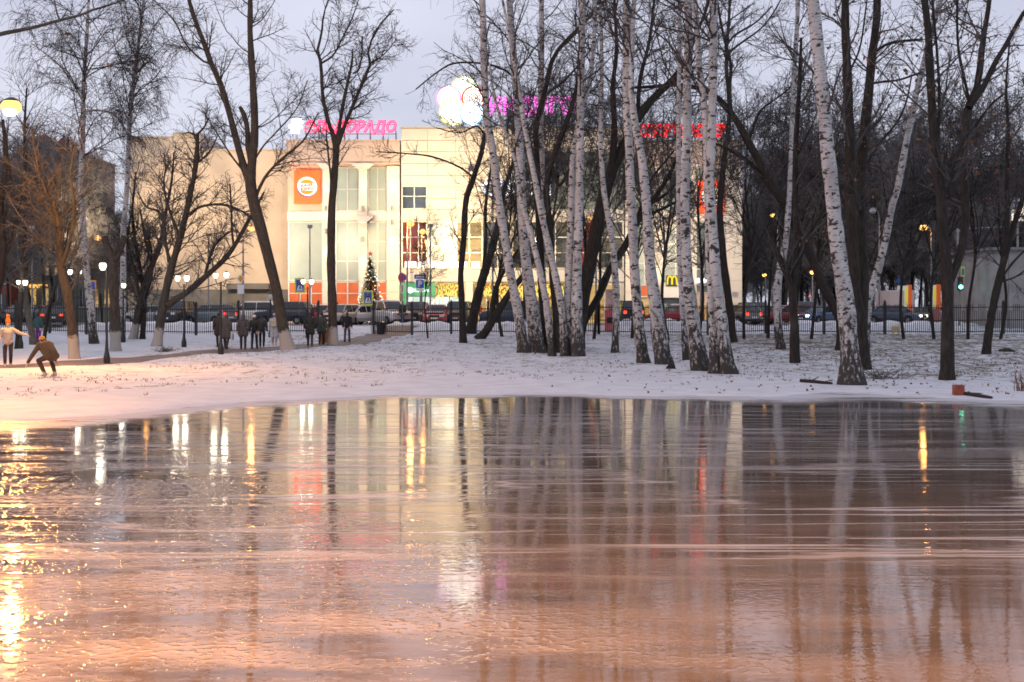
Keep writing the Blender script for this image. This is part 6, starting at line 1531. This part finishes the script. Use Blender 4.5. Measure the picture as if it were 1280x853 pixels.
# heading 0: nose to the right, 90: nose away, -90: nose to the viewer, 180: nose to the left
CARS = [
 ('dark car with bright red tail lights at the far left behind the fence', 68, 0, 92, 'sedan', (0.04,0.03,0.03), 105, dict(tail=True)),
 ('silver car pointing left with lit headlight behind the low spreading tree', 182, 0, 96, 'sedan', (0.45,0.46,0.48), 200, dict(head=True)),
 ('black off-roader facing the fence beside the low spreading tree', 220, 0, 95, 'suv', (0.03,0.035,0.04), -95, {}),
 ('blue grey estate car with glowing tail light behind the walkers', 263, 0, 94.6, 'hatch', (0.16,0.22,0.25), 150, dict(tail=True)),
 ('white off-roader with dark windows seen from the side left of the big forked tree', 314, 0, 102, 'suv', (0.72,0.72,0.72), 175, dict(snow=True)),
 ('dark blue off-roader right behind the big forked tree', 355, 0, 101, 'suv', (0.04,0.06,0.09), 170, {}),
 ('red and white car behind the straight tree, turned to the left', 399, 0, 102, 'hatch', (0.45,0.06,0.06), 195, dict(snow=True)),
 ('beige hatchback facing the fence right of the straight tree', 425, 0, 95.5, 'hatch', (0.40,0.36,0.33), -110, {}),
 ('white saloon with lit headlight left of the Christmas tree', 446, 0, 97.5, 'sedan', (0.70,0.70,0.72), -125, dict(head=True)),
 ('white off-roader with snowy roof under the round no stopping sign', 487, 0, 97, 'suv', (0.66,0.66,0.66), -60, dict(snow=True)),
 ('big black off-roader facing the street before the green shop', 520, 0, 101, 'suv', (0.02,0.022,0.025), -92, {}),
 ('red saloon with white bonnet facing the fence below the parking sign', 545, 0, 95.4, 'sedan', (0.42,0.05,0.05), -90, dict(snow=True)),
 ('dark grey off-roader right of the red saloon', 573, 0, 98, 'suv', (0.06,0.07,0.075), -95, {}),
 ('dark blue off-roader behind the low snow-dusted trunk', 640, 0, 95, 'suv', (0.04,0.06,0.10), 165, {}),
 ('black off-roader with red tail lights left of the close birch pair', 782, 0, 95, 'suv', (0.025,0.028,0.032), 100, dict(tail=True)),
 ('red car with snow on its back below the yellow letter M', 843, 0, 97, 'sedan', (0.40,0.03,0.045), 172, dict(snow=True)),
 ('grey hatchback with red tail lights right of the last white birch', 921, 0, 96, 'hatch', (0.20,0.21,0.22), 120, dict(tail=True)),
 ('blue van standing far behind the grey hatchback', 915, 0, 110, 'van', (0.10,0.17,0.26), 90, {}),
 ('dark car with a lit indicator left of the thin pale birch', 944, 0, 104, 'suv', (0.05,0.055,0.06), -80, dict(head=True)),
 ('dark red car between the thin pale birch and the medium dark tree', 984, 0, 98, 'hatch', (0.28,0.04,0.04), 190, {}),
 ('grey green off-roader left of the blue saloon behind the fence', 1008, 0, 100, 'suv', (0.12,0.16,0.15), -100, {}),
 ('blue saloon with a lit headlight left of the largest birch', 1030, 0, 96, 'sedan', (0.13,0.20,0.33), -150, dict(head=True)),
 ('dark blue saloon with a bright headlight left of the advertising pillars', 1119, 0, 95.5, 'sedan', (0.07,0.10,0.15), -40, dict(head=True)),
 ('silver estate car seen right of the traffic light', 1222, 0, 101, 'hatch', (0.40,0.42,0.46), 175, dict(tail=True)),
 ('white van with orange lamps between the brown tree and the garage', 1203, 0, 108, 'van', (0.45,0.46,0.48), 180, dict(tail=True)),
 ('black saloon far back on the street near the wood', 964, 0, 112, 'sedan', (0.03,0.03,0.035), 80, dict(tail=True)),
 ('grey car at the right edge behind the garage corner', 1150, 0, 112, 'sedan', (0.2,0.2,0.21), 10, {}),
 ('dark car at the left edge behind the fence', 22, 0, 97, 'hatch', (0.05,0.06,0.06), 180, {}),
]
for lb, px, pb, D, kd, cl_, hd, kw in CARS: car(lb, px, pb, D, kd, cl_, hd, **kw)
# ridges of ploughed snow along the far kerb
def snow_heap(label, x0, x1, y, h, seed):
    r = np.random.default_rng(seed); n = 60; k = 9
    xs = np.linspace(x0, x1, n); V = []
    for i, x in enumerate(xs):
        hh = h*(0.5+0.5*math.sin(i*0.35+seed)**2+0.25*r.random())*min(1, i/4, (n-1-i)/4)
        for j in range(k):
            a = PI*j/(k-1); V.append((x+0.06*r.normal(), y-0.7*math.cos(a)*(0.8+0.3*r.random()), float(gz(x, y))+0.0+hh*math.sin(a)-0.05*(j in (0, k-1))))
    idx = np.arange(n*k).reshape(n,k); Q = np.stack([idx[:-1,:-1], idx[1:,:-1], idx[1:,1:], idx[:-1,1:]], -1).reshape(-1,4)
    o = mesh_obj('snow_heap', np_mesh('snow_heap', np.array(V), Q, MATS['snow_cap'])); tag(o, label, 'snow heap', 'heaps of ploughed snow along the street')
snow_heap('ploughed snow heap along the street behind the fence in the middle', -9, 2, 92.3, 0.28, 1)
snow_heap('ploughed snow heap along the street below the burger restaurant', 7, 17, 92.2, 0.45, 2)
snow_heap('ploughed snow heap along the street on the right before the advertising pillars', 20, 34, 93.0, 0.35, 3)
snow_heap('ploughed snow heap along the street on the left before the parked cars', -31, -16, 92.2, 0.3, 4)

# ------------------------------------------------------------------ people
plain('skin', (0.55,0.36,0.28), 0.6, 0.08, 8, 0)
def cap(V, Fc, a, b, ra, rb, n=12):
    """closed tapered capsule"""
    a, b = Vector(a), Vector(b); d = b-a; L = d.length
    if L < 1e-6: d = Vector((0,0,1)); L = 1e-6
    d.normalize(); ref = Vector((0,0,1)) if abs(d.z) < 0.9 else Vector((1,0,0)); u = d.cross(ref).normalized(); w_ = d.cross(u)
    rings = []
    for k in range(4): th = -PI/2+PI/2*(k+0.35)/4.0; rings.append((a+d*(ra*math.sin(th)), ra*math.cos(th)))
    rings.append((a, ra)); rings.append((b, rb))
    for k in range(4): th = PI/2*(k+0.65)/4.0; rings.append((b+d*(rb*math.sin(th)), rb*math.cos(th)))
    s = len(V)
    for c, r in rings:
        for j in range(n): an = 2*PI*j/n; V.append(c+(u*math.cos(an)+w_*math.sin(an))*r)
    K = len(rings)
    for i in range(K-1):
        for j in range(n):
            p, q = s+i*n+j, s+i*n+(j+1) % n; Fc.append((p, q, q+n, p+n))
    Fc.append(tuple(range(s, s+n))[::-1]); Fc.append(tuple(range(s+(K-1)*n, s+K*n)))
def ell(V, Fc, c, r):
    m = MB(); m.ball(c, r, 16, 10); k = len(V); V += [Vector(v) for v in m.v]; Fc += [tuple(i+k for i in f) for f in m.f]
def remesh(name, V, Fc, vox, mats, parent, pick=None, smooth_it=3):
    """fuse the volumes into one continuous skin"""
    me = bpy.data.meshes.new('tmp'); me.from_pydata([v[:] for v in V], [], Fc)
    bm = bmesh.new(); bm.from_mesh(me); bmesh.ops.recalc_face_normals(bm, faces=bm.faces[:]); bm.to_mesh(me); bm.free()
    ob = bpy.data.objects.new('tmp', me); COL.objects.link(ob)
    r = ob.modifiers.new('r', 'REMESH'); r.mode = 'VOXEL'; r.voxel_size = vox; r.use_smooth_shade = True
    s = ob.modifiers.new('s', 'SMOOTH'); s.iterations = smooth_it; s.factor = 0.4
    dg = bpy.context.evaluated_depsgraph_get(); out = bpy.data.meshes.new_from_object(ob.evaluated_get(dg))
    bpy.data.objects.remove(ob); bpy.data.meshes.remove(me)
    out.name = name; out.materials.clear()
    for m in (mats if isinstance(mats, list) else [mats]): out.materials.append(m)
    out.polygons.foreach_set('use_smooth', [True]*len(out.polygons))
    if pick: out.polygons.foreach_set('material_index', [pick(p.center) for p in out.polygons])
    return mesh_obj(name, out, parent)
STAND = dict(pel=(0,0,.95), ch=(0.0,0,1.28), nk=(0.0,0,1.47), hd=(0.015,0,1.62), shl=(0,.19,1.40), elL=(-.03,.25,1.13), wrL=(.04,.26,.89), elR=(-.03,-.25,1.13), wrR=(.04,-.26,.89),
             hpL=(0,.10,.92), knL=(.02,.11,.51), anL=(-.01,.11,.09), knR=(.02,-.11,.51), anR=(-.01,-.11,.09))
def walk(a): return dict(STAND, knL=(.08*a+.03,.10,.52), anL=(.22*a,.10,.10), knR=(-.04*a+.03,-.10,.51), anR=(-.26*a,-.10,.12), wrL=(-.10*a,.26,.91), wrR=(.16*a,-.26,.91))
def person(label, px, py, facing, H, coat, legs, hat=None, hair=(0.05,0.035,0.025), pose=None, coat_len=0.75, bag=None, D=None, wide=1.0, scarf=None, shoe=(0.02,0.02,0.02), pack=None, group=None, hood=False, pom=False):
    h = hit(px, py) if D is None else G((px-640)/F*D, D, 0.03); J = dict(pose or STAND); k = H/1.75
    t = thing('person', label, 'person', h, math.radians(facing), group); t.scale = (k, k, k)
    V=[]; Fc=[]
    v3 = {n: Vector(p) for n, p in J.items()}
    up = (v3['nk']-v3['pel']).normalized()
    hd = v3['hd']
    # head with nose, ears, chin; neck; trunk
    fwd = Vector((1,0,0)); fwd = (fwd-up*fwd.dot(up)); fwd.normalize(); sd = up.cross(fwd)
    ell(V, Fc, hd, (0.088,0.075,0.112)); ell(V, Fc, hd+fwd*0.03-up*0.06, (0.055,0.05,0.055)); ell(V, Fc, hd+fwd*0.092-up*0.012, (0.018,0.014,0.026))
    for s_ in (-1,1): ell(V, Fc, hd+sd*0.078*s_-up*0.01, (0.018,0.012,0.032)); ell(V, Fc, hd+fwd*0.078+sd*0.03*s_+up*0.02, (0.012,0.014,0.010))
    cap(V, Fc, v3['nk']-up*0.04, hd-up*0.04, 0.058, 0.052)
    cap(V, Fc, v3['pel'], v3['ch'], 0.135, 0.15); ell(V, Fc, v3['ch']+up*0.02, (0.115,0.165,0.17)); ell(V, Fc, v3['pel'], (0.11,0.15,0.12))
    shL = v3['shl']; shR = Vector((shL.x,-shL.y,shL.z)) if 'shr' not in v3 else v3['shr']
    cap(V, Fc, v3['nk']-up*0.07, shL, 0.07, 0.065); cap(V, Fc, v3['nk']-up*0.07, shR, 0.07, 0.065)
    for S_, sh, el, wr in (('L',shL,v3['elL'],v3['wrL']),('R',shR,v3['elR'],v3['wrR'])):
        cap(V, Fc, sh, el, 0.056, 0.043); cap(V, Fc, el, wr, 0.043, 0.031)
        d = (wr-el).normalized(); sg = 1 if S_ == 'L' else -1
        q = d.cross(Vector((0,sg,0.2))); q = q.normalized() if q.length > 0.1 else Vector((1,0,0)); pn = d.cross(q).normalized()
        palm = wr+d*0.055; cap(V, Fc, wr+d*0.02-q*0.018, palm+d*0.03-q*0.02, 0.019, 0.02, 8); cap(V, Fc, wr+d*0.02+q*0.018, palm+d*0.03+q*0.02, 0.019, 0.02, 8)
        for i_, ln in enumerate((0.062,0.072,0.068,0.052)):
            b0 = palm+d*0.035+q*(0.033-0.022*i_); b1 = b0+(d*0.85+pn*0.35*sg).normalized()*ln*0.55; b2 = b1+(d*0.6+pn*0.75*sg).normalized()*ln*0.5
            cap(V, Fc, b0, b1, 0.0105, 0.0095, 6); cap(V, Fc, b1, b2, 0.0095, 0.008, 6)
        b0 = wr+d*0.03+q*0.03; b1 = b0+(d*0.6+q*0.7).normalized()*0.04; b2 = b1+(d*0.9+q*0.25).normalized()*0.035; cap(V, Fc, b0, b1, 0.014, 0.0115, 6); cap(V, Fc, b1, b2, 0.0115, 0.009, 6)
    for S_ in ('L','R'):
        hp = v3['hpL'] if S_ == 'L' else (v3['hpR'] if 'hpR' in v3 else Vector((v3['hpL'].x,-v3['hpL'].y,v3['hpL'].z)))
        kn, an = v3['kn'+S_], v3['an'+S_]
        cap(V, Fc, hp, kn, 0.098, 0.070); cap(V, Fc, kn+(an-kn)*0.22, an, 0.070, 0.055); cap(V, Fc, kn, kn+(an-kn)*0.25, 0.069, 0.071)
        cap(V, Fc, an+Vector((-0.04,0,-0.045)), an+Vector((0.14,0,-0.055)), 0.045, 0.036)
    neck_z = v3['nk']
    wl, wr_ = v3['wrL'], v3['wrR']
    lm = plain('cloth_%d_%d_%d' % tuple(int(v*100) for v in legs), legs, 0.85, 0.2, 6, 0.2); cm = plain('cloth_%d_%d_%d' % tuple(int(v*100) for v in coat), coat, 0.85, 0.2, 6, 0.25); sm_ = plain('cloth_%d_%d_%d' % tuple(int(v*100) for v in shoe), shoe, 0.7, 0.2, 6, 0.1)
    hm = plain('hair_%d_%d_%d' % tuple(int(v*100) for v in hair), hair, 0.7, 0.2, 10, 0.2)
    def pick(c):
        if (c-v3['anL']).length < 0.19 and c.z < v3['anL'].z+0.05 or (c-v3['anR']).length < 0.19 and c.z < v3['anR'].z+0.05: return 2
        if (c-hd).length < 0.16 and (c-hd).dot(up) > -0.11:
            q = c-hd
            return 3 if (q.dot(fwd) < 0.02 and q.dot(up) > -0.06) or q.dot(up) > 0.065 else 0
        if (c-wl).length < 0.20 and (c-v3['elL']).length > (wl-v3['elL']).length-0.005: return 0
        if (c-wr_).length < 0.20 and (c-v3['elR']).length > (wr_-v3['elR']).length-0.005: return 0
        if (c-v3['nk']).dot(up) > 0.0: return 0
        return 1
    remesh('body', V, Fc, 0.0125, [M('skin'), lm, sm_, hm], t, pick, 2)
    # coat: trunk and sleeves as one garment
    V=[]; Fc=[]
    cap(V, Fc, v3['pel']+up*0.05, v3['ch'], 0.165*wide, 0.175*wide); ell(V, Fc, v3['ch']+up*0.03, (0.145*wide,0.195*wide,0.18)); ell(V, Fc, v3['pel'], (0.15*wide,0.19*wide,0.15))
    cap(V, Fc, v3['nk']-up*0.07, shL, 0.095, 0.085); cap(V, Fc, v3['nk']-up*0.07, shR, 0.095, 0.085); cap(V, Fc, v3['nk']-up*0.05, v3['nk']+up*0.02, 0.085, 0.08)
    for sh, el, wr in ((shL,v3['elL'],v3['wrL']),(shR,v3['elR'],v3['wrR'])):
        cap(V, Fc, sh, el, 0.083, 0.066); cap(V, Fc, el, wr+(wr-el).normalized()*-0.02, 0.066, 0.05)
    if coat_len < 0.7:
        lo = max(coat_len, 0.3); c = (v3['knL']+v3['knR'])/2
        for s_ in (-1,1): cap(V, Fc, v3['pel']+Vector((0,0.07*s_,0)), Vector((c.x*0.6,0.10*s_,lo+0.12)), 0.15*wide, 0.16*wide)
    if hood: ell(V, Fc, hd-fwd*0.02+up*0.01, (0.125,0.11,0.14)); cap(V, Fc, hd-fwd*0.05-up*0.06, v3['nk']-fwd*0.04, 0.1, 0.1)
    remesh('coat', V, Fc, 0.016, cm, t)
    if hat:
        V=[]; Fc=[]; ell(V, Fc, hd+up*0.055-fwd*0.012, (0.104,0.092,0.085)); ell(V, Fc, hd+up*0.03-fwd*0.02, (0.108,0.097,0.05))
        if pom: cap(V, Fc, hd+up*0.09, hd+up*0.20, 0.095, 0.075); ell(V, Fc, hd+up*0.30, (0.07,0.07,0.065)); cap(V, Fc, hd+up*0.2, hd+up*0.3, 0.07, 0.04)
        remesh('hat', V, Fc, 0.015, plain('cloth_%d_%d_%d' % tuple(int(v*100) for v in hat), hat, 0.9, 0.2, 8, 0.3), t)
    if scarf:
        V=[]; Fc=[]; cap(V, Fc, v3['nk']-up*0.02, v3['nk']+up*0.05, 0.105, 0.095); remesh('scarf', V, Fc, 0.015, plain('cloth_%d_%d_%d' % tuple(int(v*100) for v in scarf), scarf, 0.9, 0.2, 8, 0.3), t)
    if pack:
        q = MB(); c = v3['ch']-fwd*0.24; q.box(c.x-0.09, c.x+0.07, -0.15, 0.15, c.z-0.26, c.z+0.14, bev=0.05); q.build('backpack', plain('cloth_%d_%d_%d' % tuple(int(v*100) for v in pack), pack, 0.8, 0.2, 6, 0.2), t)
    if bag:
        q = MB(); c = v3['wrR']+Vector((0,-0.02,-0.28)); q.box(c.x-0.13, c.x+0.13, c.y-0.05, c.y+0.05, c.z-0.17, c.z+0.13, bev=0.03); q.tube([(c.x-0.08,c.y,c.z+0.12),(c.x,c.y,c.z+0.21),(c.x+0.08,c.y,c.z+0.12)], 0.012, 6); q.build('carried_bag', plain('cloth_%d_%d_%d' % tuple(int(v*100) for v in bag), bag, 0.7, 0.2, 6, 0.1), t)
    return t
BK = (0.02,0.02,0.024); JEAN = (0.04,0.055,0.10)
# skater in the orange hat, arms held out
person('person in a tall orange bobble hat and white top, arm stretched out', 10, 459, -70, 1.70, (0.45,0.38,0.32), (0.05,0.03,0.025), hat=(0.75,0.20,0.02), pom=True, pose=dict(STAND, elL=(.05,.42,1.27), wrL=(.08,.66,1.20), elR=(-.02,-.27,1.13), wrR=(.10,-.32,.92), knL=(.03,.10,.52), anL=(-.06,.09,.10), anR=(.06,-.10,.09)), coat_len=0.8, shoe=(0.35,0.30,0.26))
# crouching skater, reaching down to the left
CR = dict(pel=(-.16,0,.62), ch=(.12,0,.86), nk=(.26,0,.99), hd=(.34,0,1.08), shl=(.20,.19,.94), shr=(.20,-.19,.94), elL=(.20,.40,.66), wrL=(.20,.56,.42), elR=(.28,-.30,.70), wrR=(.20,-.34,.46), hpL=(-.16,.10,.60), knL=(.20,.22,.48), anL=(-.06,.16,.10), knR=(.20,-.20,.48), anR=(-.08,-.15,.10))
person('person crouching at the pond edge in a brown jacket, one arm reaching down', 61, 471, 140, 1.84, (0.10,0.055,0.025), (0.07,0.04,0.022), hat=(0.55,0.24,0.03), pose=CR, coat_len=0.9, wide=1.25, shoe=(0.40,0.33,0.25))
person('person in a teal jacket and purple trousers behind the crouching person', 47.5, 430, 80, 1.62, (0.03,0.09,0.10), (0.16,0.03,0.25), hat=BK, pose=walk(0.4), wide=1.05)
WG = 'walkers on the path'
person('person in black half hidden left of the grey coat with the pink hat', 273.5, 434.5, 85, 1.72, BK, BK, pose=walk(0.5), coat_len=0.6, group=WG, hat=BK)
person('person in a long grey coat and pink hat carrying a pale bag', 282.5, 437, 80, 1.74, (0.06,0.062,0.068), BK, hat=(0.45,0.06,0.16), pose=walk(0.6), coat_len=0.52, group=WG, bag=(0.4,0.4,0.45), wide=0.98)
person('person in a grey hooded jacket second in the row of walkers', 304, 437.5, 100, 1.75, (0.06,0.063,0.07), (0.025,0.03,0.05), pose=walk(0.7), coat_len=0.65, group=WG, hood=True, wide=0.98)
person('person in a black coat and white hat linking arms in the row of walkers', 318, 436.5, 88, 1.70, BK, BK, hat=(0.62,0.60,0.60), pose=walk(-0.6), coat_len=0.7, group=WG, wide=0.95)
person('person in a dark grey jacket right of the white hat', 327.5, 434.5, 95, 1.66, (0.04,0.042,0.05), (0.02,0.02,0.03), hair=(0.03,0.02,0.02), pose=walk(0.5), coat_len=0.72, group=WG, wide=0.95)
person('person in a long pale blue coat with pink hat and small beige backpack', 343, 432.5, 92, 1.72, (0.33,0.37,0.43), (0.30,0.24,0.22), hat=(0.50,0.30,0.38), pose=walk(0.4), coat_len=0.42, group=WG, pack=(0.42,0.38,0.33), wide=0.95, shoe=(0.45,0.38,0.34))
person('person in a black coat with a white bag left of the green jacket', 387.5, 433.5, 97, 1.76, (0.025,0.023,0.022), (0.03,0.03,0.035), hair=(0.03,0.02,0.015), pose=walk(0.8), coat_len=0.6, group=WG, bag=(0.55,0.55,0.55), wide=0.97)
person('person in a dark green jacket beside the orange notice board', 402, 431.5, 93, 1.70, (0.05,0.055,0.045), BK, hat=(0.03,0.03,0.03), pose=walk(-0.5), coat_len=0.66, group=WG, wide=0.97)
person('person in a black jacket and blue jeans standing alone by the gate opening', 434, 428.5, 82, 1.76, (0.018,0.018,0.022), (0.05,0.07,0.12), hair=(0.06,0.04,0.03), pose=dict(STAND, knL=(.03,.13,.51), anL=(.0,.15,.09), anR=(.02,-.13,.09)), coat_len=0.76, wide=0.98, group=WG)
person('person in dark clothes walking beyond the fence before the orange panels', 421.5, 0, 180, 1.75, (0.05,0.03,0.035), BK, hat=BK, pose=walk(0.6), D=104.5, coat_len=0.7)
person('person in a dark jacket between the white off-roader and the black one', 503, 0, 60, 1.75, (0.03,0.04,0.045), JEAN, pose=walk(0.4), D=94.5, coat_len=0.72, hair=(0.05,0.03,0.02))
person('person in black coat and white hat beside the right advertising pillar', 1162.5, 0, 160, 1.75, BK, BK, hat=(0.6,0.6,0.6), pose=STAND, D=99.5, coat_len=0.5)
person('person in a red jacket before the amber shop behind the leaning trunks', 600, 0, 20, 1.70, (0.35,0.04,0.03), BK, pose=walk(0.5), D=104, coat_len=0.72)
